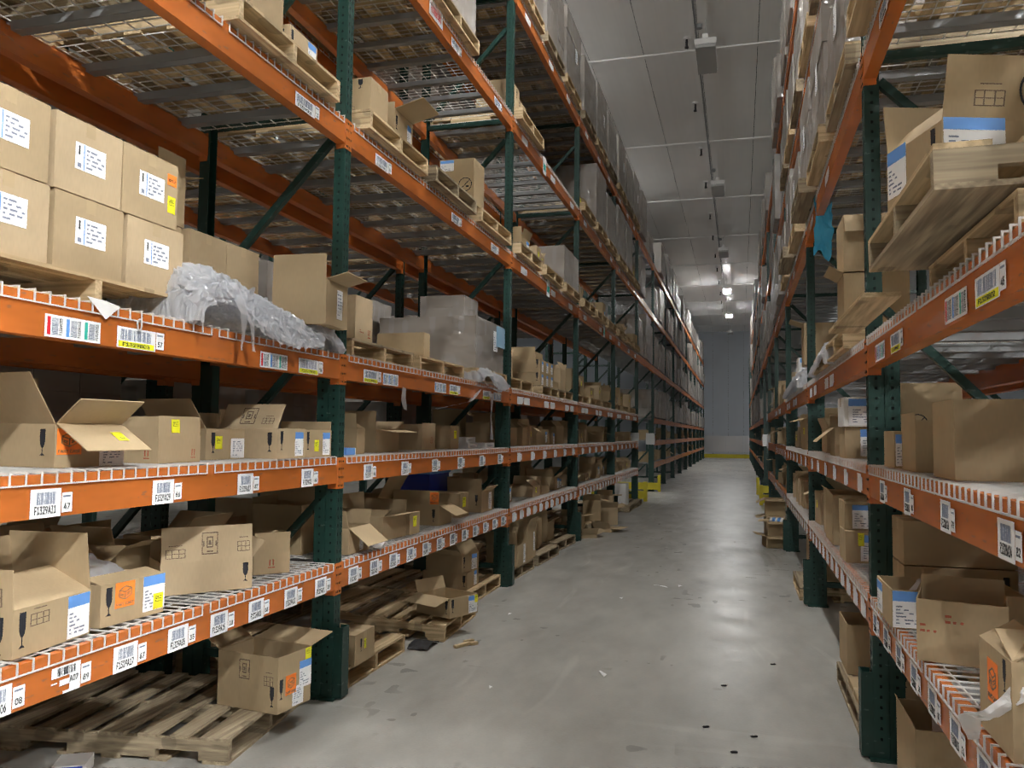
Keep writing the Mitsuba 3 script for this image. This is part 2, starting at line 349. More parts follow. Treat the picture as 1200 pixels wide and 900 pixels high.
def rail(r, b, lev, back=False, detail=2):
    y0, y1 = bay_y(b); z1 = r.top[lev]; z0 = z1 - BH
    wh = 'rear' if back else 'front'
    t = thing('shelf_rail', f'orange {wh} rail of the {SHELF[lev]}, {place(b)}, {r.name}', 'rack rail', f'{wh} rails of the {r.name}')
    da, db = (DEPTH - .062, DEPTH) if back else (0, .062)
    m = MB(); xbox(m, r, da, db, y0, y1, z0, z1 - .028)
    xbox(m, r, da + (.0 if not back else .03), db - (.03 if not back else 0), y0, y1, z1 - .028, z1)
    uniq(t + '__beam', m, 'orange')
    if detail:
        for s, ye in ((-1, y0), (1, y1)):
            m = MB(); d0, d1 = (-.004, 0) if not back else (DEPTH, DEPTH + .004)
            xbox(m, r, d0, d1, *sorted((ye, ye + s * .0385)), z0 - .034, z1 + .004)
            xbox(m, r, 0 if not back else DEPTH - .06, .06 if not back else DEPTH, *sorted((ye - s * .004, ye)), z0 - .034, z1)
            k = uniq(t + '__connector', m, 'orange')
            if detail > 1 and not back:
                m = MB()
                for zz in (z0 - .015, z0 + .035, z0 + .085, z0 + .13):
                    for o in (.010, .026): xbox(m, r, -.0052, -.0036, *sorted((ye + s * o, ye + s * (o + .007))), zz - .006, zz + .006)
                uniq(k + '__rivet_slot', m, 'hole'); labels[k + '__rivet_slot'] = {'kind': 'stuff'}
    return t
# one wire deck, built once for each side: 1.16 m along y from 0, wires run into the rack
def deck_mesh(side, n=19, m_long=10, L=1.165):
    g = MB(); w = .0024; s = side
    X = lambda a, b: sorted((s * a, s * b))
    for i in range(n):
        y = w + (L - 2 * w) * i / (n - 1)
        g.box(*X(-.008, DEPTH + .008), y - w, y + w, .000, .0056); g.box(*X(-.0105, -.005), y - w, y + w, -.040, .0056)
    for j in range(m_long):
        d = .05 + (DEPTH - .1) * j / (m_long - 1); g.box(*X(d - w, d + w), 0, L, -.0056, 0)
    g.box(*X(-.0108, -.0048), 0, L, -.043, -.0375)
    return g
def deck(r, b, lev, j, detail=2):
    y0, y1 = bay_y(b); L = (y1 - y0) / 3
    t = thing('wire_deck', f'wire mesh deck, {["nearest", "middle", "farthest"][j]} of three on the {SHELF[lev]}, {place(b)}, {r.name}', 'wire deck', f'wire decks of the {r.name}')
    z = r.top[lev] + .006; o = (r.x, y0 + L * j + .024, z)
    M = mat(o, (1, 0, 0), (0, 1, 0), (0, 0, 1))
    ent(t + '__wire_grid', ply(f'deck{r.side}{detail}', lambda: deck_mesh(r.side) if detail > 1 else deck_mesh(r.side, 13, 6)), 'galv', M)
    for q in (.2, .58, .96):
        ch = ply(f'chan{r.side}', lambda: MB().box(*sorted((r.side * .033, r.side * (DEPTH - .033))), -.028, .028, -.012, -.008).box(*sorted((r.side * .033, r.side * (DEPTH - .033))), -.032, -.028, -.052, -.008).box(*sorted((r.side * .033, r.side * (DEPTH - .033))), .028, .032, -.052, -.008)
                 .box(*sorted((r.side * .033, r.side * (DEPTH - .033))), -.024, .024, -.052, -.048))
        ent(t + '__support_channel', ch, 'channel', mat((r.x, y0 + L * j + .024 + q, z), (1, 0, 0), (0, 1, 0), (0, 0, 1)))

TUNNEL = 5
for i in range(-1, 15): frame(LEFT, i, 2 if i < 4 else 1 if i < 8 else 0)
for i in range(-1, 15): frame(RIGHT, i, 2 if i < 3 else 1 if i < 6 else 0)
for i in range(-1, 6): frame(LEFT2, i, 2 if i < 2 else 1)
for i in range(0, 6): frame(LEFT3, i, 0)
for i in range(-1, 3): frame(RIGHT2, i, 1)
LEVELS = 'A2BCDE'
rails = {}
for r, n in ((LEFT, 15), (RIGHT, 15)):
    for b in range(n):
        for lv in LEVELS:
            if b == TUNNEL and lv in 'A2B': continue
            if b > 11 and r is RIGHT and lv in 'DE': continue
            rails[r.name, b, lv] = rail(r, b, lv, detail=2 if b < 4 else 1 if b < 6 else 0)
for b in range(5):
    for lv in LEVELS: rail(LEFT, b, lv, True, 1 if b < 2 else 0)
for b in range(3):
    for lv in LEVELS: rail(RIGHT, b, lv, True, 1 if b < 1 else 0)
for b in range(4):
    for lv in LEVELS: rail(LEFT2, b, lv, detail=1 if b < 2 else 0)
    for lv in 'CDE': rail(LEFT2, b, lv, True, detail=0)
for b in range(1, 5):
    for lv in 'A2BCD': rail(LEFT3, b, lv, detail=0)
for b in range(2):
    for lv in 'A2BCD': rail(RIGHT2, b, lv, detail=0)
for b in range(5):
    for lv in LEVELS:
        for j in range(3): deck(LEFT, b, lv, j, 2 if b < 3 else 1)
for b in range(3):
    for lv in LEVELS:
        for j in range(3): deck(RIGHT, b, lv, j, 2)
for b in range(4):
    for lv in 'A2BCDE':
        for j in range(3): deck(LEFT2, b, lv, j, 1)
for b in range(2):
    for lv in 'BC':
        for j in range(3): deck(RIGHT2, b, lv, j, 1)
def far_deck(r, b, lev):
    y0, y1 = bay_y(b)
    t = thing('wire_deck', f'wire mesh decking across the {SHELF[lev]}, {place(b)}, {r.name}', 'wire deck', f'wire decks of the {r.name}')
    g = MB(); z = r.top[lev]
    for q in range(12): xbox(g, r, .066, DEPTH - .066, y0 + (y1 - y0) * (q + .1) / 12, y0 + (y1 - y0) * (q + .55) / 12, z - .03, z + .006)
    uniq(t, g, 'channel')
for b in range(6, 15):
    for lv in LEVELS: far_deck(LEFT, b, lv)
for b in list(range(3, 5)) + list(range(6, 12)):
    for lv in 'A2BC': far_deck(RIGHT, b, lv)
for b in (5,):
    for lv in 'CDE': far_deck(LEFT, b, lv)

# labels on the rails
codes0 = [('F1329A05', '19'), ('F1329A06', '08'), (None, '89'), ('F1329A17', '67'), ('F1329A05', '35'), ('F1329A15', '18'), ('F1329A03', '03'), ('F1329A13', '51'), ('F1329A01', '10')]
rnd = random.Random(3)
def nn(): return f'{rnd.randrange(10, 99)}'
for b in range(6):
    if b == TUNNEL: continue
    det = 2 if b < 2 else 1
    y0, y1 = bay_y(b)
    if b == 0:
        for (c, g), y in zip(codes0, (1.75, 2.06, 2.35, 2.642, 2.951, 3.236, 3.535, 3.859, 4.181)):
            loc_label(rails['left rack', 0, 'A'], LEFT, y, .641, c or '', g, 'A', 2, torn=c is None)
        for y, (c, g) in zip((2.227, 2.824, 3.41, 4.0), (('F1329A31', '47'), ('F1329A29', '66'), ('F1329A27', '87'), ('F1329A25', '68'))):
            loc_label(rails['left rack', 0, '2'], LEFT, y, 1.272, c, g)
        for y, c, g in ((2.593, 'F1329B03', '57'), (3.94, 'F1329B01', '08')): loc_label(rails['left rack', 0, 'B'], LEFT, y, 1.90, c, g, 'B')
        for y in (2.253, 3.568): triple_label(rails['left rack', 0, 'B'], LEFT, y, 1.901)
        loc_label(rails['left rack', 0, 'C'], LEFT, 3.83, 3.355, 'F1329D01', '12', 'C')
    else:
        for q in range(12): loc_label(rails['left rack', b, 'A'], LEFT, y0 + .09 + .302 * q, .641, f'F13{29 - 2 * b}A{27 - 2 * q:02d}' if q < 12 else '', nn(), 'A', det)
        for q in range(6): loc_label(rails['left rack', b, '2'], LEFT, y0 + .27 + .6 * q, 1.272, f'F13{29 - 2 * b}A{37 - 2 * q:02d}', nn(), 'A', det)
        for y in (.235, 1.837, 2.75): loc_label(rails['left rack', b, 'B'], LEFT, y0 + y, 1.90, f'F13{29 - 2 * b}B03', nn(), 'B', det)
        for y in (.53, 1.50, 3.1): triple_label(rails['left rack', b, 'B'], LEFT, y0 + y, 1.901, det, True)
        for y in (.34, 1.82, 2.95): loc_label(rails['left rack', b, 'C'], LEFT, y0 + y, 3.355, f'F13{29 - 2 * b}D02', nn(), 'C', det)
    for y in (.32, 1.75, 3.0): loc_label(rails['left rack', b, 'D'], LEFT, y0 + y, 4.84, f'F13{29 - 2 * b}E02', nn(), 'C', det)
    for y in (.4, 1.6, 2.7): loc_label(rails['left rack', b, 'E'], LEFT, y0 + y, 6.29, f'F13{29 - 2 * b}F02', nn(), 'C', 1)
    if b < 4:
        d2 = 2 if b < 1 else 1
        for q in range(12): loc_label(rails['right rack', b, 'A'], RIGHT, y1 - .06 - .302 * q, .638, f'F13{28 - 2 * b}A{5 + 2 * q:02d}', nn(), 'A', d2)
        for q in range(6):
            c, g = (f'F13{28 - 2 * b}A{30 - 2 * q:02d}', nn())
            if b == 0 and q == 3: c, g = 'F1328A24', '82'
            loc_label(rails['right rack', b, '2'], RIGHT, (4.09, 3.52, 2.915, 2.31, 1.7, 1.1)[q] + PITCH_Y * b, 1.286, c, g, 'A', d2)
        for q, y in enumerate((2.46, 3.75)):
            loc_label(rails['right rack', b, 'B'], RIGHT, y + PITCH_Y * b, 1.935, 'F1328B02', '45' if q == 0 else nn(), 'B', d2)
        for y in (2.80, 4.16): triple_label(rails['right rack', b, 'B'], RIGHT, y + PITCH_Y * b, 1.936, d2)
        for y in (2.6, 3.9): loc_label(rails['right rack', b, 'C'], RIGHT, y + PITCH_Y * b, 3.432, 'F1328D02', nn(), 'C', d2)
t = rails['left rack', 1, 'D']; f = rail_frame(LEFT, 5.74, 4.86)
kk = f.put(t + '__pink_label', UNIT(), 'label', 0, 0, .30, .15)
f.put(kk + '__red_print', bars(4), 'red', .04, .03, .22, .08, .0011)
for b, lv, o in ((2, 'D', 1.3), (2, 'C', 1.55), (3, 'C', 2.2), (1, 'E', 2.6)):
    t = thing('hanging_tag', f'white and green tag clipped to the rail of the {SHELF[lv]}, {place(b)}', 'tag', 'tags clipped to rails')
    f = rail_frame(LEFT, bay_y(b)[0] + o, TOP_L[lv] - .20)
    f.put(t + '__card', UNIT(), 'label', 0, 0, .16, .22, .008, .002); f.put(t + '__green_band', UNIT(), 'teal', .02, .05, .12, .08, .0102)

# ------------------------------------------------------------------ pallets
def stringer_mesh(D):
    m = MB(); h = .09
    m.box(0, D, 0, .036, .04, h)
    for a, c in ((0, .15), (.37, D - .37), (D - .15, D)): m.box(a, c, 0, .036, 0, .04)
    return m
def pallet(label, xa, y0, z, side, L=1.0, D=1.2, rot=0, wood='wood', simple=False, group='wooden pallets', tilt=0, seed=0, wide=False):
    """xa: aisle edge; runs D into the rack (direction side) and L along y"""
    t = thing('pallet', label, 'pallet', group)
    c, s = math.cos(math.radians(rot)), math.sin(math.radians(rot))
    R = np.eye(4); R[:2, :2] = [[c, -s], [s, c]]
    if tilt:
        a = math.radians(tilt); K = np.eye(4); K[0, 0], K[0, 2], K[2, 0], K[2, 2] = math.cos(a), math.sin(a), -math.sin(a), math.cos(a); R = R @ K
    R[:3, 3] = (xa, y0, z)
    bx = lambda x0, x1, ya, yb, z0, z1: R @ mat((min(side * x0, side * x1), ya, z0), (abs(x1 - x0), 0, 0), (0, yb - ya, 0), (0, 0, z1 - z0))
    rn = random.Random(seed * 7 + 1)
    ws = [.14, .09, .10, .13, .09, .10, .14]; gap = (D - sum(ws)) / 6; x = 0
    if simple:
        m = MB()
        for w in ws: m.box(x, x + w, 0, L, .108, .124); x += w + gap
        for y in (0, L / 2 - .018, L - .036): m.box(0, D, y, y + .036, .016, .108)
        for x in (0, D / 2 - .06, D - .12): m.box(x, x + .12, 0, L, 0, .016)
        ent(t, ply(f'pallet_{side}_{round(L, 2)}_{round(D, 2)}', lambda: (np.vstack(m.v) * V([side, 1, 1]), np.vstack(m.f))), wood + '_y', R)
        return t
    for w in ws:
        j = rn.uniform(-.006, .006); v = wood if rn.random() > .25 else ('wood_old' if wood == 'wood' else 'wood')
        ent(t + '__deck_board', UNIT(), v + '_y', bx(x, x + w, j, L + j, .108, .124)); x += w + gap
    st = ply(f'stringer{D}', lambda: stringer_mesh(D))
    for y in (0, L / 2 - .018, L - .036):
        M = R @ mat((0 if side > 0 else -D, y, .016), (1, 0, 0), (0, 1, 0), (0, 0, 1.02)); ent(t + '__stringer', st, wood + '_x', M)
    for x, w in ((0, .36 if wide else .13), (D * .3 + (.03 if wide else -.05), .09), (D / 2 - .05, .10), (D * .7 - .05, .09), (D - .13, .13)): ent(t + '__bottom_board', UNIT(), wood + '_y', bx(x, x + w, 0, L, 0, .016))
    return t
PH = .124

# ------------------------------------------------------------------ cartons
def open_box():
    m = MB(); w = .014
    m.box(0, 1, 0, 1, 0, .02).box(0, w, 0, 1, .02, 1).box(1 - w, 1, 0, 1, .02, 1).box(w, 1 - w, 0, w, .02, 1).box(w, 1 - w, 1 - w, 1, .02, 1)
    return m
def shut_box():
    m = MB(); m.box(0, 1, 0, 1, 0, .988).box(.004, .996, .002, .497, .988, 1).box(.004, .996, .503, .998, .988, 1); return m
def poly(name, pts):
    from shapely.geometry import Polygon
    return ply(name, lambda: (lambda g: (g.vertices, g.faces))(trimesh.creation.extrude_polygon(Polygon(pts), 1.0, engine='earcut')))
def glass_icon():
    import shapely, shapely.geometry as sg
    bowl = shapely.union_all([sg.box(.18, .62, .82, 1.0), sg.Point(.5, .62).buffer(.32, 6), sg.box(.46, .06, .54, .45), sg.Polygon([(.2, 0), (.8, 0), (.56, .08), (.44, .08)])])
    g = trimesh.creation.extrude_polygon(bowl, 1.0, engine='earcut'); return g.vertices, g.faces
def lines_mesh(seed, rows=6):
    m = MB(); rn = random.Random(seed)
    for q in range(rows):
        y = (q + .2) / rows; x = 0
        while x < .9:
            w = rn.uniform(.08, .35); m.box(x, min(1, x + w), y, y + .42 / rows, 0, 1); x += w + rn.uniform(.05, .2)
            if rn.random() < .3: break
    return m
def icon_square():
    m = MB(); e = .05
    for a in ((0, 1, 0, e), (0, 1, 1 - e, 1), (0, e, 0, 1), (1 - e, 1, 0, 1), (.3, .36, .3, .8), (.64, .7, .3, .8), (.3, .7, .3, .36), (.3, .7, .74, .8), (.42, .58, .42, .62), (.08, .16, .35, .6), (.84, .92, .35, .6), (.3, .7, .1, .16)): m.box(a[0], a[1], a[2], a[3], 0, 1)
    return m
def icon_tiles():
    m = MB(); e = .045
    for y in (0, .33, .66): m.box(0, 1, y, y + e, 0, 1)
    m.box(.15, .85, .95, 1, 0, 1)
    for x in (0, .3, .65, .955): m.box(x, x + e, 0, .7, 0, 1)
    return m
def icon_circle():
    m = MB()
    for q in range(24):
        a, b = 2 * math.pi * q / 24, 2 * math.pi * (q + 1) / 24
        m.obox((.5 + .46 * math.cos(a), .5 + .46 * math.sin(a), .5), (.5 + .46 * math.cos(b), .5 + .46 * math.sin(b), .5), .05, 1)
    m.obox((.18, .2, .5), (.82, .8, .5), .04, 1); m.box(.55, .75, .3, .42, 0, 1); return m
def icon_cube():
    m = MB(); P = [(.12, .62), (.5, .48), (.9, .66), (.52, .8)]; Q = [(.12, .25), (.5, .08), (.9, .28)]
    seg = [(P[0], P[1]), (P[1], P[2]), (P[2], P[3]), (P[3], P[0]), (P[0], Q[0]), (P[1], Q[1]), (P[2], Q[2]), (Q[0], Q[1]), (Q[1], Q[2]), ((.2, .42), (.4, .34)), ((.2, .34), (.4, .25)), ((.6, .38), (.8, .47)), ((.6, .28), (.8, .38))]
    for a, b in seg: m.obox((*a, .5), (*b, .5), .045, 1)
    return m
def icon_arrows():
    m = MB()
    for x in (.12, .66): m.box(x, x + .2, .25, .9, 0, 1)
    m.box(0, 1, 0, .1, 0, 1); return m
def mark(key, f, kind, cx, cy, w=None, h=None):
    """kind drawn on frame f, centred on the fractions cx, cy of the face"""
    D = {'glass': (.04, .10), 'blab': (.10, .15), 'wlab': (.15, .10), 'ys': (.05, .065), 'os': (.09, .10), 'ii': (.04, .06), 'txt': (.10, .03), 'sq': (.075, .10), 'tile': (.07, .06), 'circ': (.11, .11), 'slip': (.08, .14), 'ob': (.06, .05)}[kind]
    w, h = w or D[0], h or D[1]; x, y = cx * f.w - w / 2, cy * f.h - h / 2
    P = lambda k, sh, m, a=0, b=0, c=1, d=1, lift=.0006: f.put(k, sh, m, x + a * w, y + b * h, c * w, d * h, lift)
    if kind == 'glass': P(key + '__fragile_mark', ply('glass', glass_icon), 'ink')
    elif kind == 'blab':
        k = P(key + '__shipping_label', UNIT(), 'label'); P(k + '__blue_band', UNIT(), 'blue', 0, .72, 1, .28, .0013)
        P(k + '__label_print', ply('lines1', lambda: lines_mesh(1)), 'ink_grey', .08, .08, .8, .55, .0013)
    elif kind == 'wlab':
        k = P(key + '__shipping_label', UNIT(), 'label'); P(k + '__blue_line', UNIT(), 'blue', .27, .03, .025, .94, .0013)
        P(k + '__label_print', ply('lines2', lambda: lines_mesh(2, 5)), 'ink_grey', .36, .1, .58, .8, .0013); P(k + '__thermometer_mark', UNIT(), 'ink', .10, .55, .05, .33, .0013)
        P(k + '__code_block', UNIT(), 'ink_grey', .08, .08, .11, .16, .0013)
    elif kind == 'slip':
        k = P(key + '__paper_slip', UNIT(), 'label'); P(k + '__slip_print', ply('lines3', lambda: lines_mesh(3, 7)), 'ink_grey', .15, .1, .7, .8, .0013)
    elif kind == 'ys':
        k = P(key + '__yellow_sticker', UNIT(), 'yellow', lift=.0016); P(k + '__sticker_print', ply('lines4', lambda: lines_mesh(4, 5)), 'ink', .2, .45, .6, .4, .0023)
    elif kind == 'ob':
        k = P(key + '__orange_sticker', UNIT(), 'fluo_orange', lift=.0012); P(k + '__sticker_print', ply('lines6', lambda: lines_mesh(6, 2)), 'ink', .1, .3, .8, .3, .0019)
    elif kind == 'os':
        k = P(key + '__orange_sticker', UNIT(), 'fluo_orange', lift=.0012); P(k + '__case_drawing', ply('icube', icon_cube), 'ink_soft', .1, .25, .8, .72, .0019); P(k + '__sticker_text', text('PART CASE')[0], 'ink_soft', .06, .07, .88, .12, .0019)
    else:
        nm, sh, m = {'ii': ('arrow_print', icon_arrows, 'red_print'), 'txt': ('printed_text', lambda: lines_mesh(7, 2), 'red_print'), 'sq': ('handling_print', icon_square, 'ink_soft'), 'tile': ('stacking_print', icon_tiles, 'ink_soft'), 'circ': ('warning_print', icon_circle, 'ink')}[kind]
        P(key + '__' + nm, ply('i' + kind, sh), m)
def carton(label, corner, z, a, d, h, rot=0, r=LEFT, closed=False, flaps=None, marks=(), mt='card_a', group='cardboard cartons', name='carton', lying=False):
    """corner: the near corner on the aisle side; a along the aisle, d into the rack, h high; flaps: {side: (angle from upright, length)}"""
    t = thing(name, label, 'carton' if name == 'carton' else 'box', group)
    th = math.radians(rot); ex, ey, ez = V([math.cos(th), math.sin(th), 0]), V([-math.sin(th), math.cos(th), 0]), V([0, 0, 1.0])
    o = V([corner[0], corner[1], z]) - (ex * d if r.side < 0 else 0)
    ent(t + '__body', ply('shut', shut_box) if closed else ply('open', open_box), mt, mat(o, ex * d, ey * a, ez * h))
    pos, neg = ('a', 'b') if r.side < 0 else ('b', 'a')
    F = {'n': Fr(o, ex, ez, -ey, d, h), 'f': Fr(o + ex * d + ey * a, -ex, ez, ey, d, h), pos: Fr(o + ex * d, ey, ez, ex, a, h), neg: Fr(o + ey * a, -ey, ez, -ex, a, h)}
    F['t'] = Fr(o + ez * h, ex, ey, ez, d, a)
    for fc, fl in (flaps or {}).items():
        for q in (fl if isinstance(fl, list) else [fl]):
            ang, ln = q[:2]; f = F[fc[0]]; c, s = math.cos(math.radians(ang)), math.sin(math.radians(ang))
            u, n = f.u * c + f.n * s, f.n * c - f.u * s
            g = Fr(f.o + f.u * h + f.r * .003, f.r, u, n, f.w - .006, ln)
            ent(t + '__flap', UNIT(), mt, mat(g.o - n * .004, g.r * g.w, u * ln, n * .004))
            F[fc[0] + '^'] = g; F[fc[0] + '_'] = Fr(g.o + g.r * g.w - n * .004, -g.r, u, -n, g.w, ln)
    if closed:
        k = F['t'].put(t + '__packing_tape', UNIT(), 'card_c', 0, a / 2 - .025, d, .05, .0003, .0005)
        if a > .18 and math.hypot(corner[0], corner[1]) < 13: F['a'].put(k + '__tape_end', UNIT(), 'tape', F['a'].w / 2 - .024, h - .055, .048, .055, .0003, .0004)
    for m in marks: mark(t, F[m[0]], *m[1:])
    return t

# ------------------------------------------------------------------ stretch wrapped loads, film, paper
def wrapped_mesh(seed):
    rn = random.Random(seed); m = MB(); g = .004
    lay, col = ((1, 1), (2, 1), (3, 2), (4, 3))[seed]
    for q in range(lay):
        for c in range(col):
            j = lambda: rn.uniform(-.008, .008)
            m.box(.0 + abs(j()), 1 - abs(j()), c / col + g * (c > 0), (c + 1) / col - g * (c < col - 1), q / lay + g * (q > 0), (q + 1) / lay + (0 if q < lay - 1 else j()))
    return m
def load(label, xa, y0, z, a, d, h, r, seed=0, tag=False, bsdf='wrapped', group='stretch wrapped loads', parts=True, name='wrapped_load', cat='wrapped load'):
    t = thing(name, label, cat, group)
    o = (min(xa, xa + r.side * d), y0, z); M = mat(o, (d, 0, 0), (0, a, 0), (0, 0, h))
    if not (parts and tag): ent(t, ply(f'wrap{seed % 4}', lambda: wrapped_mesh(seed % 4)), bsdf, M); return t
    n = max(1, round(h / .34)); rn = random.Random(seed)
    for q in range(n):
        e = rn.uniform(0, .012)
        ent(t + '__wrapped_layer', UNIT(), bsdf, mat((o[0] + e, y0 + e * .7, z + h * q / n + .003), (d - 2 * e, 0, 0), (0, a - e, 0), (0, 0, h / n - .004)))
    f = Fr((xa - r.side * .006, y0 + (a if r.side > 0 else 0), z), (0, -r.side, 0), (0, 0, 1), (-r.side, 0, 0), a, h)
    if tag:
        k = f.put(t + '__paper_label', UNIT(), 'label', a * .55, h * .42, .14, .2, .002); f.put(k + '__label_print', ply('lines1', lambda: lines_mesh(1)), 'ink_grey', a * .57, h * .44, .10, .14, .003)
    return t
def crumple(nu, nv, prof, seed, amp, freq):
    """prof(u, v) -> point; displaced by creased noise"""
    u, v = np.meshgrid(np.linspace(0, 1, nu), np.linspace(0, 1, nv), indexing='ij')
    p = np.stack(prof(u, v), -1).reshape(-1, 3)
    n1 = np.abs(meshkit.fbm(p * freq + seed, 3) - .5) * 2; n2 = np.abs(meshkit.fbm(p * freq * 1.2 + seed + 31, 3) - .5) * 2; n3 = np.abs(meshkit.fbm(p * freq + seed + 77, 3) - .5) * 2
    p = p + (np.stack([n1, n2, n3], 1) - .3) * amp
    i, j = np.meshgrid(range(nu - 1), range(nv - 1), indexing='ij'); k = (i * nv + j).ravel()
    return p, np.stack([k, k + nv, k + nv + 1, k + 1], 1)
def strip(key, pts, w, seed, bsdf='film', twist=1.0):
    """a crinkled ribbon along points"""
    P = np.array(pts, float); s = np.linspace(0, len(P) - 1, 18 * (len(P) - 1)); i = np.minimum(s.astype(int), len(P) - 2); f = (s - i)[:, None]
    c = P[i] * (1 - f) + P[i + 1] * f; rn = np.random.default_rng(seed); ph = rn.uniform(0, 6)
    ang = ph + twist * s; ww = w * (.6 + .5 * meshkit.noise(np.stack([s * 1.7, s * 0 + seed, s * 0], 1)))
    side = np.stack([np.cos(ang) * .6, np.sin(ang), .15 * np.sin(3 * ang)], 1) * ww[:, None] / 2
    cr = (meshkit.noise(np.stack([s * 6, s * 0 + seed, s * 0 + 3], 1)) - .5)[:, None] * V([.02, .02, 0])
    v = np.vstack([c - side, c + cr, c + side]); n = len(s); k = np.arange(n - 1)
    fs = np.vstack([np.stack([k, k + 1, k + 1 + n, k + n], 1), np.stack([k + n, k + 1 + n, k + 1 + 2 * n, k + 2 * n], 1)])
    return uniq(key, (v, fs), bsdf)
def film_heap(label, x0, x1, y0, y1, z, h0, h1, spill, seed, n=(190, 130), amp=.05):
    t = thing('plastic_film_heap', label, 'plastic film')
    def prof(sc):
        def f(u, v):
            hh = (h0 + (h1 - h0) * u) * np.clip(1 - np.abs(2 * u - 1) ** 7, 0, 1) ** .5 * sc
            e = np.clip(np.abs(v - .55) / .5, 0, 1)
            zz = z + hh * np.clip(1 - e ** 3.2, 0, 1) ** .6 - spill * np.clip((v - .9) / .1, 0, 1) * np.clip(np.sin(np.pi * np.clip((u - .25) / .75, 0, 1)), 0, 1) ** .6
            return x0 + (x1 - x0) * v, y0 + (y1 - y0) * u, zz
        return f
    for q, sc in enumerate((1.0, .78)): uniq(t + '__crumpled_sheet', crumple(*n, prof(sc), seed + 13 * q, amp, 27.0), 'film')
    return t

# ------------------------------------------------------------------ left rack, nearest bay
Zd = lambda lv, r=LEFT: r.top[lv] + .0125
zB = Zd('B')
pallet('pale wooden pallet under the six labelled cartons', -2.44, 2.12, zB, -1, seed=1)
for row in range(2):
    for q, y in enumerate(((2.03, 2.405, 2.78), (2.03, 2.395, 2.742))[row]):
        pos = ('leftmost', 'middle', 'right')[q] + ' carton of the ' + ('lower', 'upper')[row] + ' row'
        mk = [('a', 'wlab', .51, .55 - .03 * row, .155, .105)]
        if row and q == 2: mk += [('a', 'ys', .88, .36, .05, .075), ('a', 'ob', .88, .74, .06, .05)]
        carton(f'closed carton with white label, {pos} on the third shelf pallet', (-2.455, y), zB + PH + .298 * row, .350 - .012 * row, .45, .294, closed=True, marks=mk, mt='card_a' if (row + q) % 2 else 'card_c', group='labelled cartons on the third shelf pallet')
for y in (2.03, 2.405, 2.78): carton(f'closed carton behind the {dict(zip((2.03, 2.405, 2.78), ("leftmost", "middle", "right")))[y]} labelled cartons on the third shelf pallet', (-2.93, y), zB + PH, .345, .45, .55, closed=True, group='cartons behind the labelled ones')
for q, y in enumerate((3.70, 4.03)):
    carton(f'plain brown carton under the stacked pair behind the film heap, {("near", "far")[q]} one', (-2.86, y), zB, .32, .36, .31, closed=True)
    carton(f'plain closed brown carton above the crumpled film, {("near", "far")[q]} of the two', (-2.86, y), zB + .312, .325, .36, .30, closed=True)
carton('open brown carton on top of the plain pair, grey flap sticking out', (-2.90, 3.48), zB + .614, .22, .36, .28, flaps={'f': (75, .16), 'a': (0, .1)}, mt='card_b')
carton('plain carton stack end beside the labelled cartons', (-2.90, 3.36), zB, .32, .36, .61, closed=True, mt='card_b')
load('grey film wrapped bundle behind the standing open carton', -2.93, 4.56, zB, .26, .3, .62, LEFT, 1, parts=False, name='wrapped_bundle', cat='bundle')
film_heap('large heap of crumpled clear stretch film spilling over the orange rail', -2.86, -2.235, 3.02, 4.10, zB, .33, .13, .11, 4)
t = thing('film_tail', 'twisted white film tail hanging over the rail below the large heap', 'film strip')
strip(t + '__strip', [(-2.27, 3.25, 2.27), (-2.215, 3.27, 2.12), (-2.235, 3.29, 1.955)], .06, 3); strip(t + '__strip', [(-2.25, 3.28, 2.2), (-2.22, 3.34, 2.08), (-2.24, 3.40, 1.96)], .05, 7)
film_heap('small bunch of clear film under the standing carton near the post', -2.62, -2.26, 4.10, 4.40, zB, .16, .12, .03, 8, (26, 24), .05)
carton('open brown carton standing on the film with upright flaps and white slip', (-2.235, 4.07), 2.185, .30, .33, .255, rot=4, flaps={'n': (0, .145), 'a': (75, .13), 'b': (0, .1)}, marks=[('a', 'slip', .62, .52, .075, .17)])
t = thing('paper_scrap', 'torn white paper scrap stuck on the rail wire under the pallet', 'paper')
uniq(t, (V([[-2.313, 2.43, 2.07], [-2.313, 2.60, 2.055], [-2.309, 2.52, 1.995], [-2.311, 2.52, 2.066]]), V([[0, 2, 3], [3, 2, 1]])), 'paper')
t = thing('cable_tie', 'white tie knotted round the rail wire above the yellow barcode label', 'cable tie')
m = MB()
for q in range(8):
    a, b = 2 * math.pi * q / 8, 2 * math.pi * (q + 1) / 8
    m.obox((-2.308, 2.70 + .012 * math.cos(a), 1.998 + .024 * math.sin(a)), (-2.308, 2.70 + .012 * math.cos(b), 1.998 + .024 * math.sin(b)), .005, .005, upv=(1, 0, 0))
uniq(t, m, 'galv')

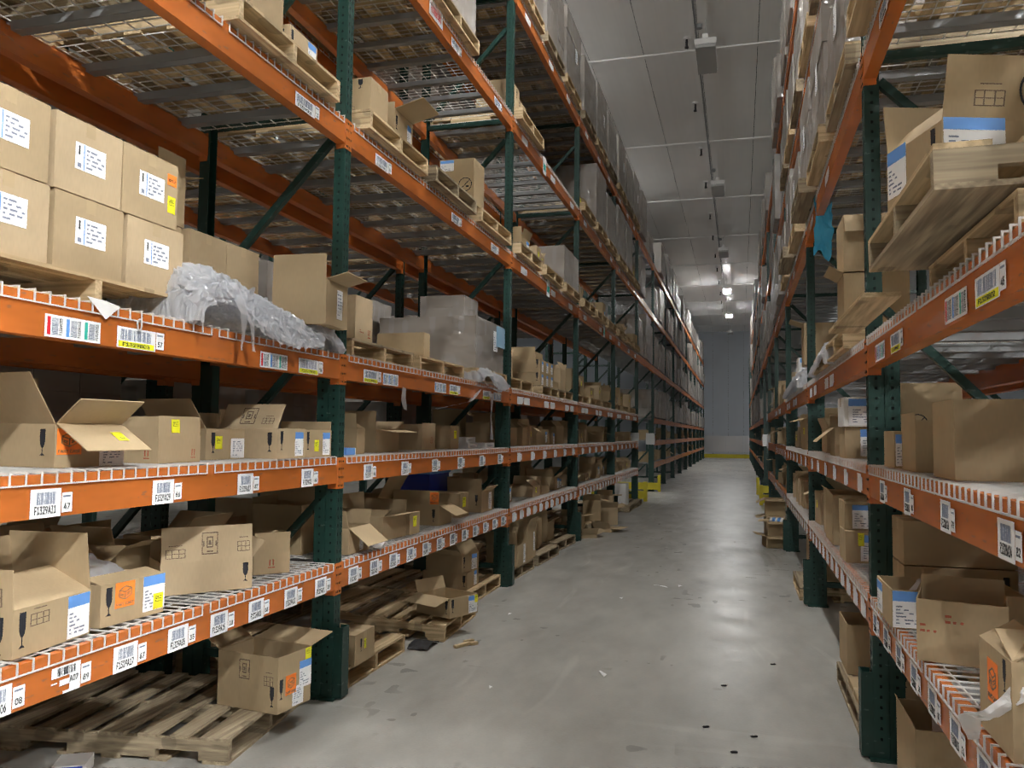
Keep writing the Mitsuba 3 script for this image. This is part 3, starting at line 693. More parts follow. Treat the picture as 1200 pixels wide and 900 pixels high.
z2 = Zd('2'); L2 = lambda s: f'{s}, second shelf, nearest left bay'
carton('open brown carton, white flap with yellow sticker hanging over second shelf', (-2.47, 2.47), z2, .31, .45, .165, rot=-5, flaps={'n': (32, .22), 'a': [(52, .15), (122, .19)], 'b': (10, .2)},
       marks=[('n', 'glass', .86, .58, .042, .1), ('a', 'os', .2, .6, .11, .1), ('a', 'slip', .85, .28, .12, .09), ('a_', 'ys', .28, .5, .05, .06)], group='open cartons on the second shelf')
carton(L2('carton with tall flaps and yellow sticker'), (-2.43, 2.985), z2, .285, .30, .12, flaps={'a': (-4, .088), 'n': (0, .085), 'f': (0, .08), 'b': (0, .08)}, marks=[('a^', 'ys', .38, .5, .055, .06), ('a', 'ii', .82, .35, .03, .045), ('n', 'ii', .8, .35, .03, .045)], group='open cartons on the second shelf')
carton(L2('torn open carton with raised near flap and yellow sticker'), (-2.53, 3.445), z2, .28, .34, .155, rot=-6, flaps={'n': (38, .18), 'b': (0, .12)}, marks=[('n', 'glass', .75, .55), ('a', 'glass', .18, .55), ('a', 'ys', .32, .55), ('a', 'slip', .82, .36, .1, .10), ('n_', 'sq', .2, .4)], group='open cartons on the second shelf')
carton(L2('open carton with printed flap and blue label'), (-2.335, 3.775), z2, .285, .36, .16, flaps={'n': (-30, .15), 'b': (0, .1)}, marks=[('n', 'glass', .87, .55), ('a', 'glass', .14, .6), ('a', 'blab', .76, .48, .085, .13), ('n^', 'sq', .45, .5, .09, .10), ('n^', 'tile', .8, .35, .07, .05)], mt='card_c', group='open cartons on the second shelf')
carton(L2('low carton with blue label against the green post'), (-2.345, 4.075), z2, .30, .34, .155, flaps={'f': (0, .05)}, marks=[('a', 'glass', .1, .6), ('a', 'ys', .42, .42), ('a', 'blab', .80, .48, .085, .13)], group='open cartons on the second shelf')
t = thing('blue_box', 'small blue box lying at the rail beside the first green post', 'box'); boxat(t + '__body', -2.46, -2.36, 4.60, 4.72, z2, z2 + .044, 'blue'); boxat(t + '__white_end', -2.46, -2.36, 4.72, 4.731, z2, z2 + .044, 'label')
R2 = lambda s: f'{s}, second shelf, second left bay'
carton(R2('big open carton with white flap folded out'), (-2.47, 5.26), z2, .40, .42, .165, flaps={'n': (0, .13), 'a': (98, .15), 'f': (60, .12), 'b': (0, .1)})
carton(R2('flattened carton side leaning by the post'), (-2.42, 4.86), z2, .12, .30, .17, flaps={'a': (-60, .1), 'n': (10, .1)}, mt='card_b')
carton(R2('open carton with one upright side flap'), (-2.52, 6.25), z2, .30, .46, .215, flaps={'a': (0, .01)}, marks=[('a', 'ii', .7, .4)], mt='card_c')
carton(R2('closed carton with yellow sticker'), (-2.47, 6.80), z2, .21, .42, .21, closed=True, marks=[('a', 'ys', .55, .62, .07, .07)])
def tray(label, x, y, z, n):
    t = thing('tray', label, 'tray', 'white plastic trays'); m = MB()
    m.box(x - .36, x, y, y + .28, z, z + .01).box(x - .36, x - .35, y, y + .28, z, z + .05).box(x - .01, x, y, y + .28, z + .03, z + .05).box(x - .01, x, y, y + .05, z, z + .03).box(x - .01, x, y + .23, y + .28, z, z + .03).box(x - .36, x, y, y + .01, z, z + .05).box(x - .36, x, y + .27, y + .28, z, z + .05)
    uniq(t, m, 'white_plastic')
tray(R2('lower white plastic tray of the near pair'), -2.44, 7.20, z2, 0); tray(R2('upper white plastic tray of the near pair'), -2.47, 7.22, z2 + .055, 0); tray(R2('single white plastic tray next to the post'), -2.40, 7.62, z2, 0)

zA = Zd('A'); LA = lambda s: f'{s}, first shelf, nearest left bay'
carton(LA('open carton with blue label and half closed lid, leftmost'), (-2.355, 2.215), zA, .385, .34, .165, rot=6, flaps={'n': (3, .135), 'a': (-62, .19), 'f': (-8, .22), 'b': (0, .2)}, marks=[('n', 'glass', .85, .47, .045, .125), ('a', 'glass', .11, .55, .045, .12), ('a', 'tile', .32, .75, .09, .06), ('a', 'blab', .83, .5, .115, .155), ('n^', 'tile', .7, .4, .12, .09)], group='cartons on the first shelf')
carton(LA('closed carton with orange sticker and blue label'), (-2.41, 2.665), zA, .335, .26, .165, rot=-4, closed=True, flaps={'a': (-78, .1)}, marks=[('n', 'glass', .55, .58, .045, .11), ('a', 'glass', .12, .58, .045, .11), ('a', 'os', .36, .68, .10, .10), ('a', 'blab', .83, .55, .12, .145), ('a', 'ys', .9, .32, .055, .065)], group='cartons on the first shelf')
carton(LA('angled carton with tall printed near flap, middle'), (-2.335, 3.58), zA, .26, .43, .15, rot=50, flaps={'n': (-6, .165), 'f': (0, .1), 'a': (40, .1)}, marks=[('n', 'glass', .92, .55, .04, .09), ('n^', 'sq', .52, .5, .075, .105), ('n^', 'tile', .9, .42, .06, .07), ('n^', 'tile', .15, .3, .09, .06)], mt='card_c', group='cartons on the first shelf')
carton(LA('small open carton with ragged flaps beside the angled one'), (-2.395, 4.03), zA, .19, .2, .115, rot=48, flaps={'n': (6, .11), 'a': (0, .1), 'f': (25, .1)}, marks=[('n', 'ii', .5, .5, .035, .05)], group='cartons on the first shelf')
carton('large dark brown carton behind the brace of the first post', (-2.66, 4.60), zA, .30, .36, .31, flaps={'b': (0, .04)}, mt='card_b')
carton(LA('low open carton behind with a raised lid'), (-2.80, 2.72), zA, .40, .30, .15, flaps={'a': (-50, .2), 'b': (20, .2), 'f': (60, .15)}, mt='card_b')
carton(LA('tall dark carton at the back'), (-2.86, 2.2), zA, .34, .40, .30, flaps={'n': (0, .1), 'f': (40, .2)}, mt='card_b')
carton(LA('open carton with bent flaps at the back'), (-2.86, 3.25), zA, .36, .36, .20, flaps={'a': (70, .14), 'n': (20, .12), 'b': (0, .1)}, mt='card_b')
carton(LA('dark carton at the back by the rear post'), (-2.90, 3.75), zA, .36, .36, .2, flaps={'a': (40, .14), 'f': (50, .14)}, mt='card_b')
t = thing('plastic_bag', 'clear plastic bag with blue print lying behind the closed carton', 'plastic bag')
uniq(t + '__bag', crumple(22, 18, lambda u, v: (-2.80 + .24 * v, 2.72 + .28 * u, zA + .165 + .09 * np.sin(np.pi * u) * np.sin(np.pi * v)), 5, .04, 12.), 'film'); boxat(t + '__blue_print', -2.72, -2.66, 2.75, 2.84, zA + .17, zA + .19, 'deep_blue')
A1 = lambda s: f'{s}, first shelf, second left bay'
carton(A1('carton with a pale flap hanging down by the post'), (-2.38, 4.70), zA, .30, .22, .165, flaps={'a': (128, .17), 'n': (20, .12), 'f': (20, .1)}, marks=[('a', 'slip', .6, .3, .05, .08)])
carton(A1('wide open carton with flaps spread'), (-2.455, 5.37), zA, .35, .36, .17, rot=-5, flaps={'a': (82, .12), 'n': (-70, .12), 'b': (5, .15), 'f': (10, .1)}, marks=[('n', 'sq', .6, .55, .06, .07)])
carton(A1('narrow carton with yellow sticker beside the wide one'), (-2.41, 5.755), zA, .20, .30, .16, flaps={'b': (0, .1)}, marks=[('a', 'ys', .5, .6, .07, .08)])
carton(A1('open carton with orange sticker and pale flap'), (-2.42, 6.41), zA, .30, .42, .165, flaps={'n': (0, .125), 'a': (118, .17), 'b': (0, .1)}, marks=[('n^', 'os', .9, .5, .08, .10), ('n', 'glass', .88, .5)], mt='card_b')
carton(A1('closed carton with yellow sticker, second from the post'), (-2.47, 7.08), zA, .25, .38, .22, closed=True, marks=[('a', 'ys', .45, .62, .09, .09)])
carton(A1('tall open carton with white label against the post'), (-2.43, 7.60), zA, .36, .36, .2, flaps={'n': (0, .13), 'a': (50, .08), 'b': (0, .14)}, marks=[('a', 'slip', .75, .5, .09, .17), ('n', 'glass', .85, .6)])
carton(A1('dark carton at the back behind the wide one'), (-2.88, 5.5), zA, .4, .4, .26, flaps={'n': (0, .1)}, mt='card_b'); carton(A1('dark carton with raised flaps at the back'), (-2.88, 6.2), zA, .4, .4, .24, flaps={'a': (30, .2)}, mt='card_b')
t = thing('crate', 'deep blue plastic crate on the first shelf behind the cartons near second post', 'crate'); m = MB(); m.box(-3.3, -2.9, 7.4, 7.95, zA, zA + .02).box(-2.92, -2.9, 7.4, 7.95, zA, zA + .4).box(-3.3, -3.28, 7.4, 7.95, zA, zA + .4).box(-3.3, -2.9, 7.4, 7.42, zA, zA + .4).box(-3.3, -2.9, 7.93, 7.95, zA, zA + .4); uniq(t + '__body', m, 'deep_blue'); uniq(t + '__rim', MB().box(-2.91, -2.885, 7.39, 7.96, zA + .37, zA + .4).box(-3.31, -2.885, 7.385, 7.41, zA + .37, zA + .4), 'blue')
t = thing('paper_sheet', 'crumpled white paper on the first shelf wires by the first post', 'paper'); uniq(t, crumple(10, 9, lambda u, v: (-2.36 + .06 * v, 5.03 + .12 * u, zA + .01 + .03 * np.sin(np.pi * u)), 2, .03, 20.), 'paper')

FL = lambda s: f'{s} on the floor of the nearest left bay'
pallet(FL('weathered wooden pallet lying'), -2.335, 3.425, 0, -1, L=.95, D=1.2, rot=8, wood='wood_old', seed=5)
carton('open torn carton with orange sticker standing on the pallet by the post', (-2.29, 3.77), .127, .27, .40, .285, rot=-8, flaps={'f': (80, .20), 'b': (60, .16)}, marks=[('n', 'glass', .91, .30, .04, .10), ('n', 'sq', .45, .72, .07, .10), ('n', 'tile', .85, .6, .06, .07), ('a', 'os', .38, .45, .085, .10), ('a', 'blab', .82, .55, .1, .14), ('a', 'ys', .9, .9, .05, .06), ('a', 'glass', .1, .42), ('a', 'slip', .6, .2, .09, .10)])
t = thing('small_carton', 'small white and blue carton lying on the floor before the pallet', 'box'); th = .5
Mx = mat((-2.99, 3.05, .0), (.14 * math.cos(th), .14 * math.sin(th), 0), (-.15 * math.sin(th), .15 * math.cos(th), 0), (0, 0, .06))
ent(t + '__body', ply('shut', shut_box), 'card_white', Mx); ent(t + '__blue_side', UNIT(), 'deep_blue', Mx @ mat((.02, -.008, .1), (.9, 0, 0), (0, .007, 0), (0, 0, .8)))
pallet('pale pallet with a cracked lead board, beyond the first left post', -2.335, 4.58, 0, -1, L=.95, seed=7)
pallet('pallet propped at an angle on another, second left bay', -2.16, 5.86, .0, -1, L=.92, D=1.1, rot=3, tilt=4.5, seed=8)
pallet('pale pallet against the second left post', -2.385, 7.12, 0, -1, L=1.02, seed=9)
carton('closed brown carton standing on the pallet beyond the first post', (-2.30, 4.66), .127, .28, .30, .19, closed=True, marks=[('n', 'ii', .6, .25), ('a', 'glass', .3, .6, .03, .08), ('a', 'ys', .5, .6, .03, .06)])
carton('open carton with blue label lying on the propped pallet', (-2.14, 5.93), .16, .32, .36, .15, rot=-24, flaps={'n': (105, .16), 'b': (20, .1)}, marks=[('n', 'glass', .9, .55), ('a', 'glass', .1, .6), ('a', 'blab', .82, .5, .1, .13), ('a', 'ys', .93, .75, .035, .06)])
carton('lower closed carton of the pair on the pallet by the second post', (-2.44, 7.22), .127, .34, .44, .155, closed=True, marks=[('n', 'glass', .93, .5), ('a', 'blab', .72, .5, .08, .13)])
carton('upper open carton of the pair on the pallet by the second post', (-2.47, 7.16), .285, .35, .38, .16, rot=-8, flaps={'n': (60, .12), 'a': (-35, .14), 'f': (60, .12)}, marks=[('a', 'glass', .12, .6), ('a', 'blab', .72, .5, .11, .14)])
t = thing('tarpaulin_scrap', 'dark scrap of film on the floor under the propped carton', 'film scrap'); uniq(t, crumple(14, 12, lambda u, v: (-2.34 + .16 * v, 5.58 + .26 * u, .012 + .03 * np.sin(np.pi * u)), 9, .03, 15.), 'dark')
for q, (x, y, w, l) in enumerate(((-2.02, 5.72, .05, .10), (-1.99, 5.80, .04, .05), (-2.0, 5.88, .05, .06), (-1.94, 5.84, .04, .04))):
    t = thing('wood_chip', f'splinter of pale wood on the floor before the propped pallet, {ORD[q]} of four', 'wood chip', 'wood splinters by the propped pallet'); uniq(t, MB().obox((x, y, .012), (x + w, y + l, .014), .03, .02), 'wood_y')

# fourth shelf and up, near bays
zC = Zd('C')
for b in range(2):
    for j in range(3):
        y0 = bay_y(b)[0]; yy = (y0 + .06 + 1.205 * j) if b == 0 and j < 2 else {(0, 2): 3.21, (1, 0): 4.62, (1, 1): 5.74, (1, 2): 6.95}[b, j]
        pallet(f'wooden pallet, {["nearest", "middle", "farthest"][j]} of three on the fourth shelf, {place(b)}, left rack', -2.255 + .02 * (j % 2), yy, zC, -1, L=1.0, seed=20 + 3 * b + j, wood='wood' if j != 1 else 'wood_old')
C0 = lambda s: f'{s} on the fourth shelf, nearest left bay'
carton(C0('low carton with blue label at the pallet edge'), (-2.32, 3.76), zC + PH, .29, .32, .135, marks=[('n', 'glass', .85, .5, .035, .09), ('a', 'glass', .08, .5, .035, .09), ('a', 'blab', .8, .5, .085, .12)], mt='card_c')
carton(C0('film covered carton behind the low one'), (-2.66, 3.72), zC + PH, .42, .36, .30, closed=True); 
carton(C0('tall open carton with torn top'), (-2.34, 3.36), zC + PH, .36, .36, .26, flaps={'n': (0, .08), 'a': (0, .05)}, mt='card_b', marks=[('n', 'txt', .6, .3)])
carton(C0('closed carton with large white label'), (-2.31, 3.225), zC + PH, .12, .34, .24, closed=True, marks=[('a', 'blab', .5, .5, .09, .18)])
carton(C0('plain small carton by the post'), (-2.46, 4.22), zC, .14, .26, .22, closed=True, mt='card_c')
C1 = lambda s: f'{s} on the fourth shelf, second left bay'
carton(C1('carton turned on its side at the post'), (-2.31, 4.73), zC + PH, .27, .30, .265, closed=True, marks=[('n', 'sq', .5, .2, .07, .05), ('n', 'glass', .75, .85, .05, .06)], mt='card_b')
carton(C1('open carton with dark flap stretched out'), (-2.33, 5.16), zC + PH, .32, .30, .225, flaps={'a': (75, .22), 'n': (0, .05)}, marks=[('n', 'glass', .75, .6), ('a', 'glass', .1, .6), ('a', 'blab', .8, .5, .07, .15)])
carton(C1('pale low carton beyond the outstretched flap'), (-2.36, 5.50), zC + PH, .12, .3, .07, closed=True, mt='card_white')
carton(C1('upright carton with round warning print'), (-2.28, 6.78), zC + PH, .30, .33, .41, closed=True, marks=[('n', 'circ', .75, .42, .13, .13), ('n', 'blab', .22, .86, .13, .10)], mt='card_b')
carton(C1('low open carton behind the outstretched flap'), (-2.75, 5.2), zC + PH, .4, .36, .22, flaps={'a': (30, .12)}, mt='card_b')
zD, zE = Zd('D'), Zd('E')
for b, j in ((0, 0), (0, 1), (0, 2), (1, 0), (1, 1), (2, 0)):
    pallet(f'wooden pallet, {["nearest", "middle", "farthest"][j]} slot of the fifth shelf, {place(b)}, left rack', -2.25, bay_y(b)[0] + .08 + 1.2 * j, zD, -1, L=1.02, seed=40 + 3 * b + j, wood='wood_old' if (b + j) % 2 else 'wood')
for b, j in ((0, 2), (1, 0), (1, 1)): load(f'white film wrapped load on the {["nearest", "middle", "farthest"][j]} fifth shelf pallet, {place(b)}, left rack', -2.28, bay_y(b)[0] + .10 + 1.2 * j, zD + PH, .98, 1.0, .9, LEFT, 3 + j, bsdf='wrapped')
carton('closed carton on the fifth shelf pallet beyond the second left post', (-2.40, 8.36), zD + PH, .36, .4, .36, closed=True, marks=[('a', 'glass', .7, .8)]); carton('second closed carton on the fifth shelf pallet beyond the second left post', (-2.42, 8.74), zD + PH, .34, .4, .30, closed=True, marks=[('a', 'glass', .2, .75)])
for b in range(0, 5):
    for j in range(3):
        y = bay_y(b)[0] + .09 + 1.2 * j
        pallet(f'wooden pallet, {["nearest", "middle", "farthest"][j]} slot of the top shelf, {place(b)}, left rack', -2.26, y, zE, -1, L=1.03, seed=60 + 3 * b + j, wood='wood_old' if (b + j) % 2 else 'wood', simple=b > 2)
        if b: load(f'grey stretch wrapped load, {["nearest", "middle", "farthest"][j]} on the top shelf, {place(b)}, left rack', -2.275, y + .01, zE + PH, 1.02, 1.05, (.98, .9, 1.02, .88)[(b + j) % 4], LEFT, b * 3 + j, tag=(b + j) % 2 == 0)
# third shelf of the second bay
pallet('pale pallet, nearest on the third shelf of the second left bay', -2.40, 4.72, zB, -1, L=1.02, seed=11); pallet('pale pallet, middle on the third shelf of the second left bay', -2.41, 5.90, zB, -1, L=1.06, seed=12); pallet('pallet under the big wrapped load, second left bay', -2.33, 7.10, zB, -1, L=1.0, seed=13)
B1 = lambda s: f'{s}, third shelf, second left bay'
carton(B1('upright carton with red print near the post'), (-2.42, 4.80), zB + PH, .26, .26, .165, flaps={'a': (0, .13), 'n': (0, .13), 'b': (0, .12)}, marks=[('a', 'ii', .8, .35), ('a', 'txt', .45, .4), ('n', 'ii', .5, .35)], mt='card_c')
carton(B1('small carton with upright front flap beside the load'), (-2.47, 6.13), zB + PH, .13, .42, .12, flaps={'a': (0, .09), 'n': (0, .09)})
load('big two tier load wrapped in clear film beside the second left post', -2.345, 7.12, zB + PH, .92, 1.0, .49, LEFT, 2, tag=True)
t = 'wrapped_load' if False else None
load(B1('wrapped carton on top of the big load'), -2.50, 7.20, zB + PH + .47, .42, .45, .23, LEFT, 1, parts=False, name='wrapped_carton', cat='carton')
t = thing('cyan_label', 'pale blue sheet under the film of the big wrapped load', 'sheet'); boxat(t, -2.337, -2.330, 7.72, 8.00, zB + PH + .26, zB + PH + .47, 'pale_blue')
film_heap('loose white film trailing from the big wrapped load over the rail', -2.62, -2.24, 7.08, 7.95, zB, .15, .10, .10, 21, (40, 26), .06)
for q, pts in enumerate(([(-2.28, 6.95, 2.15), (-2.27, 7.25, 2.02), (-2.25, 7.6, 1.98), (-2.28, 7.75, 2.08)], [(-2.29, 7.1, 1.98), (-2.33, 6.9, 1.86), (-2.5, 6.5, 1.78)], [(-2.28, 7.42, 1.96), (-2.29, 7.43, 1.75), (-2.29, 7.45, 1.52)], [(-2.30, 5.35, 1.9), (-2.31, 5.36, 1.82), (-2.31, 5.4, 1.74)])):
    t = thing('film_strip', ('white film loop over the rail under the big wrapped load', 'film streamer swept back under the third shelf rail', 'film streamer hanging straight down near the second post', 'short film streamer hanging below the third shelf labels')[q], 'film strip'); strip(t, pts, .07, 30 + q)

# third shelf, third and fourth bays: cartons on pallets
pallet('pallet under the six blue labelled cartons, third left bay', -2.36, 9.80, zB, -1, L=1.0, seed=14)
for row in range(2):
    for q in range(3): carton(f'carton with blue label, {ORD[q]} of three in the {("lower", "upper")[row]} row, third shelf, third left bay', (-2.42, 9.92 + .265 * q), zB + PH + .168 * row, .258, .56, .165, closed=True, marks=[('a', 'blab', .5, .5, .09, .13), ('n', 'glass', .93, .7)], group='blue labelled cartons, third left bay')
carton('open carton on top of the six blue labelled cartons', (-2.5, 9.98), zB + PH + .34, .4, .4, .1, flaps={'b': (20, .12), 'n': (0, .06)}, mt='card_b')

# ------------------------------------------------------------------ seeded filling of the shelves further off
RN = random.Random(11)
STATES = ('open carton with raised flaps', 'open carton with hanging flap', 'closed plain carton', 'closed carton with blue label', 'open carton with torn lid', 'low open carton')
def fill(r, b, lv, y0, y1, dep, hmax, density=.75, simple=False, back=False, z=None, where=None):
    y, n = y0, 0; z = Zd(lv, r) if z is None else z
    while y < y1 - .22:
        a = RN.uniform(.22, .42); a = min(a, y1 - y - .01)
        if RN.random() < density:
            n += 1; k = RN.randrange(6); h = RN.uniform(.13, hmax); d = RN.uniform(.3, .42)
            x = r.X(dep + RN.uniform(0, .10))
            lab = f'{STATES[k]}, {ORD[min(n - 1, 15)]} {where or ("at the back" if back else "along the front")}, {SHELF[lv]}, {place(b)}, {r.name}'
            fl, mk = {}, []
            if k == 0: fl = {'n': (RN.uniform(-20, 30), .12), 'b': (0, .12), 'a': (RN.uniform(0, 60), .1)}
            elif k == 1: fl = {'a': (RN.uniform(95, 130), .13), 'n': (RN.uniform(0, 50), .12)}
            elif k == 4: fl = {'f': (RN.uniform(20, 70), .12), 'a': (RN.uniform(-60, -20), .12)}
            elif k == 5: h = .11
            if simple: fl = dict(list(fl.items())[:1])
            if k == 3 or (k == 0 and RN.random() < .5): mk = [('a' if r.side < 0 else 'n', 'blab', .72, .5, .09, min(.14, h * .85))]
            elif RN.random() < .3 and not simple: mk = [('a', 'ys', .4, .6)]
            if simple: mk = []
            carton(lab, (x, y), z, a - .02, d, h, rot=RN.uniform(-7, 7) * (0 if a < .25 else 1), r=r, closed=k in (2, 3), flaps=fl, marks=mk, mt=RN.choice(('card_a', 'card_b', 'card_b', 'card_c')), group=f'cartons on the shelves of the {r.name}')
        y += a + RN.choice((.02, .04, .10))
for b in range(2, 5):
    y0, y1 = bay_y(b)
    for lv, hm in (('A', .26), ('2', .26)): fill(LEFT, b, lv, y0 + .05, y1 - .02, .10, hm)
    fill(LEFT, b, '2', y0 + .1, y1 - .1, .55, .4, .4, True, True)
for b in range(2):
    y0, y1 = bay_y(b); fill(LEFT, b, '2', max(y0, 2.2) + .05, y1 - .1, .60, .26, .35, True, True)
for b in range(6, 15):
    y0, y1 = bay_y(b)
    for lv in 'A2': fill(LEFT, b, lv, y0 + .1, y1 - .6, .06, .32, .42 if b < 10 else .3, True)
# third shelf and floor of the third to fifth bays
for b in (2, 3, 4):
    y0, y1 = bay_y(b)
    for j in range(3):
        if b == 2 and j == 1: continue
        y = y0 + .07 + 1.2 * j
        pallet(f'wooden pallet, {["nearest", "middle", "farthest"][j]} slot of the third shelf, {place(b)}, left rack', -2.36, y, zB, -1, seed=90 + 3 * b + j, simple=b > 2)
        fill(LEFT, b, 'B', y + .02, y + .95, where=f'on the {ORD[j]} pallet', dep=.1, hmax=.34, density=.8, z=zB + PH)
    for j in range(3):
        y = y0 + .07 + 1.2 * j
        pallet(f'wooden pallet, {["nearest", "middle", "farthest"][j]} slot of the fourth shelf, {place(b)}, left rack', -2.25, y, zC, -1, seed=110 + 3 * b + j, simple=b > 2)
        if b == 2 and j < 2 or b > 2: fill(LEFT, b, 'C', y + .02, y + .95, where=f'on the {ORD[j]} pallet', dep=.02, hmax=.30, density=.75, z=zC + PH)
        else: load(f'stretch wrapped load, {["nearest", "middle", "farthest"][j]} on the fourth shelf, {place(b)}, left rack', -2.28, y, zC + PH, 1.0, 1.05, RN.uniform(.45, .8), LEFT, j + b)
    for j in range(3):
        if b == 2 and j == 0: continue
        y = y0 + .07 + 1.2 * j
        if b == 2: continue
        pallet(f'wooden pallet, {["nearest", "middle", "farthest"][j]} slot of the fifth shelf, {place(b)}, left rack', -2.25, y, zD, -1, seed=130 + 3 * b + j, simple=True)
        if (b + j) % 3 == 0: fill(LEFT, b, 'D', y + .02, y + .95, where=f'on the {ORD[j]} pallet', dep=.02, hmax=.35, density=.9, z=zD + PH)
        else: load(f'stretch wrapped load, {["nearest", "middle", "farthest"][j]} on the fifth shelf, {place(b)}, left rack', -2.28, y, zD + PH, 1.0, 1.05, RN.uniform(.8, 1.05), LEFT, j + b)
for b in (2, 3):
    y0, y1 = bay_y(b)
    for j in range(3):
        y = y0 + .1 + 1.18 * j
        pallet(f'worn pallet on the floor, {["nearest", "middle", "farthest"][j]} of three, {place(b)}, left rack', -2.36 + RN.uniform(-.05, .06), y, 0, -1, seed=150 + 3 * b + j, wood='wood_old', rot=RN.uniform(-4, 4), simple=b > 3)
carton('open carton with domed lid on the floor pallet beyond the second left post', (-2.33, 8.60), .127, .40, .36, .23, flaps={'n': (30, .18), 'b': (0, .1)}, marks=[('n', 'glass', .85, .75, .035, .08), ('a', 'slip', .7, .5, .07, .2)])
carton('tall carton pair on the floor pallet, third left bay', (-2.34, 9.06), .127, .38, .36, .38, flaps={'a': (20, .1), 'n': (10, .1)}, marks=[('a', 'slip', .8, .5, .06, .22)])
carton('flat carton leaning on the floor pallet, third left bay', (-2.46, 10.05), .127, .5, .06, .35, rot=8, closed=True, mt='card_b'); carton('open carton on the floor pallet near the third left post', (-2.5, 10.75), .127, .4, .4, .25, flaps={'n': (15, .2), 'a': (60, .12)}, mt='card_b')
for q, (x, y, a, h, rt) in enumerate(((-2.1, 12.35, .34, .05, 30), (-2.32, 12.2, .3, .2, 0), (-2.0, 13.1, .4, .06, -12), (-2.25, 13.6, .32, .34, 10), (-2.05, 14.2, .36, .30, 20), (-2.2, 14.9, .5, .1, 0), (-2.3, 15.3, .3, .3, 5))):
    carton(f'flattened or crushed carton on the floor, {ORD[q]} along the fourth left bay', (x, y), .002 if x > -2.15 else .13, a, .3, h, rot=rt, flaps={'a': (70 + 10 * q % 40, .16), 'n': (40, .14)}, mt=('card_c', 'card_b')[q % 2], group='crushed cartons on the floor')
pallet('grey pallet on the floor under the white box', -2.16, 16.6, 0, -1, L=.95, wood='wood_old', seed=171, simple=True); pallet('grey pallet on the floor by the yellow guard', -2.14, 17.7, 0, -1, L=.95, wood='wood_old', seed=172, simple=True)
t = thing('white_box', 'white box standing on the floor pallet near the yellow guard', 'box'); ent(t + '__body', ply('shut', shut_box), 'card_white', mat((-2.75, 16.70, .126), (.5, 0, 0), (0, .46, 0), (0, 0, .44))); boxat(t + '__badge', -2.56, -2.51, 16.694, 16.70, .30, .36, 'ink')
# guards and signs where the cross passage runs through the racks
for r, nm in ((LEFT, 'left'), (RIGHT, 'right')):
    for i, s in ((4, -1), (5, 1)):
        t = thing('post_guard', f'yellow steel guard at the foot of the {nm} post, {("near", "far")[i - 4]} side of the cross passage', 'post guard', 'yellow post guards'); y = post_y(i) - s * .16
        m = MB(); xbox(m, r, -.20, -.12, y - .05, y + .05, 0, .46); uniq(t + '__upright', m, 'guard_yellow')
        m = MB(); xbox(m, r, -.14, DEPTH + .1, y - .04, y + .04, .05, .24); uniq(t + '__side_rail', m, 'guard_yellow')
        t = thing('bay_sign', f'blank grey sign plate on the {nm} post, {("near", "far")[i - 4]} side of the cross passage', 'sign', 'grey sign plates'); m = MB(); xbox(m, r, -.03, .22, post_y(i) - .07, post_y(i) - .06, 1.30, 1.62); uniq(t, m, 'steel')
# far bays: loads on the upper shelves
for b in range(5, 15):
    for lv in ('BCDE' if b != TUNNEL else 'CDE'):
        for j in range(3):
            if RN.random() < .16: continue
            y = bay_y(b)[0] + .1 + 1.2 * j
            load(f'stretch wrapped load, {["nearest", "middle", "farthest"][j]} on the {SHELF[lv]}, {place(b)}, left rack', -2.29 + RN.uniform(-.04, .05), y, Zd(lv) + .02, RN.uniform(.9, 1.04), 1.0, RN.uniform(.55, 1.15) if lv != 'B' else RN.uniform(.4, 1.0), LEFT, b + j, parts=False)

# ------------------------------------------------------------------ the rows behind the left rack
for b in range(4):
    y0, y1 = bay_y(b)
    for j in range(3):
        y = y0 + .1 + 1.2 * j; w = f'{["nearest", "middle", "farthest"][j]} slot, {place(b)}, {LEFT2.name}'
        pallet(f'wooden pallet on the fourth shelf, {w}', LEFT2.X(.05), y, Zd('C'), -1, simple=True, seed=b)
        if (b + j) % 3 != 1: pallet(f'wooden pallet on the third shelf, {w}', LEFT2.X(.05), y, zB, -1, simple=True, seed=b)
        if (b + j) % 3 == 0: load(f'grey wrapped load on the third shelf, {w}', LEFT2.X(.12), y, zB + PH, .95, .9, .55, LEFT2, b + j, parts=False)
        pallet(f'wooden pallet on the fifth shelf, {w}', LEFT2.X(.05), y, zD, -1, simple=True, seed=b)
        if b: load(f'wrapped load on the fifth shelf, {w}', LEFT2.X(.06), y, zD + PH, 1.0, .95, .95, LEFT2, b + j, parts=False)
        if b: load(f'wrapped load on the top shelf, {w}', LEFT2.X(.06), y, zE, 1.0, .95, .95, LEFT2, b + j + 1, parts=False)
        if (b + 2 * j) % 5: load(f'grey wrapped load on the second shelf, {w}', LEFT2.X(.2), y, Zd('2'), 1.0, .8, .48, LEFT2, b + j + 1, parts=False)
        pallet(f'worn pallet on the floor, {w}', LEFT2.X(.05), y, 0, -1, simple=True, wood='wood_old')
    fill(LEFT2, b, 'A', y0 + .1, y1 - .1, .15, .3, .5, True)
for b in range(1, 5):
    for j in range(3):
        y = bay_y(b)[0] + .1 + 1.2 * j; w = f'{["nearest", "middle", "farthest"][j]} slot, {place(b)}, {LEFT3.name}'
        for lv in '2BC':
            if (b + j + ord(lv)) % 3: load(f'wrapped load on the {SHELF[lv]}, {w}', LEFT3.X(.02), y, Zd(lv), 1.0, 1.0, .5 if lv == '2' else .9, LEFT3, b + j, parts=False)

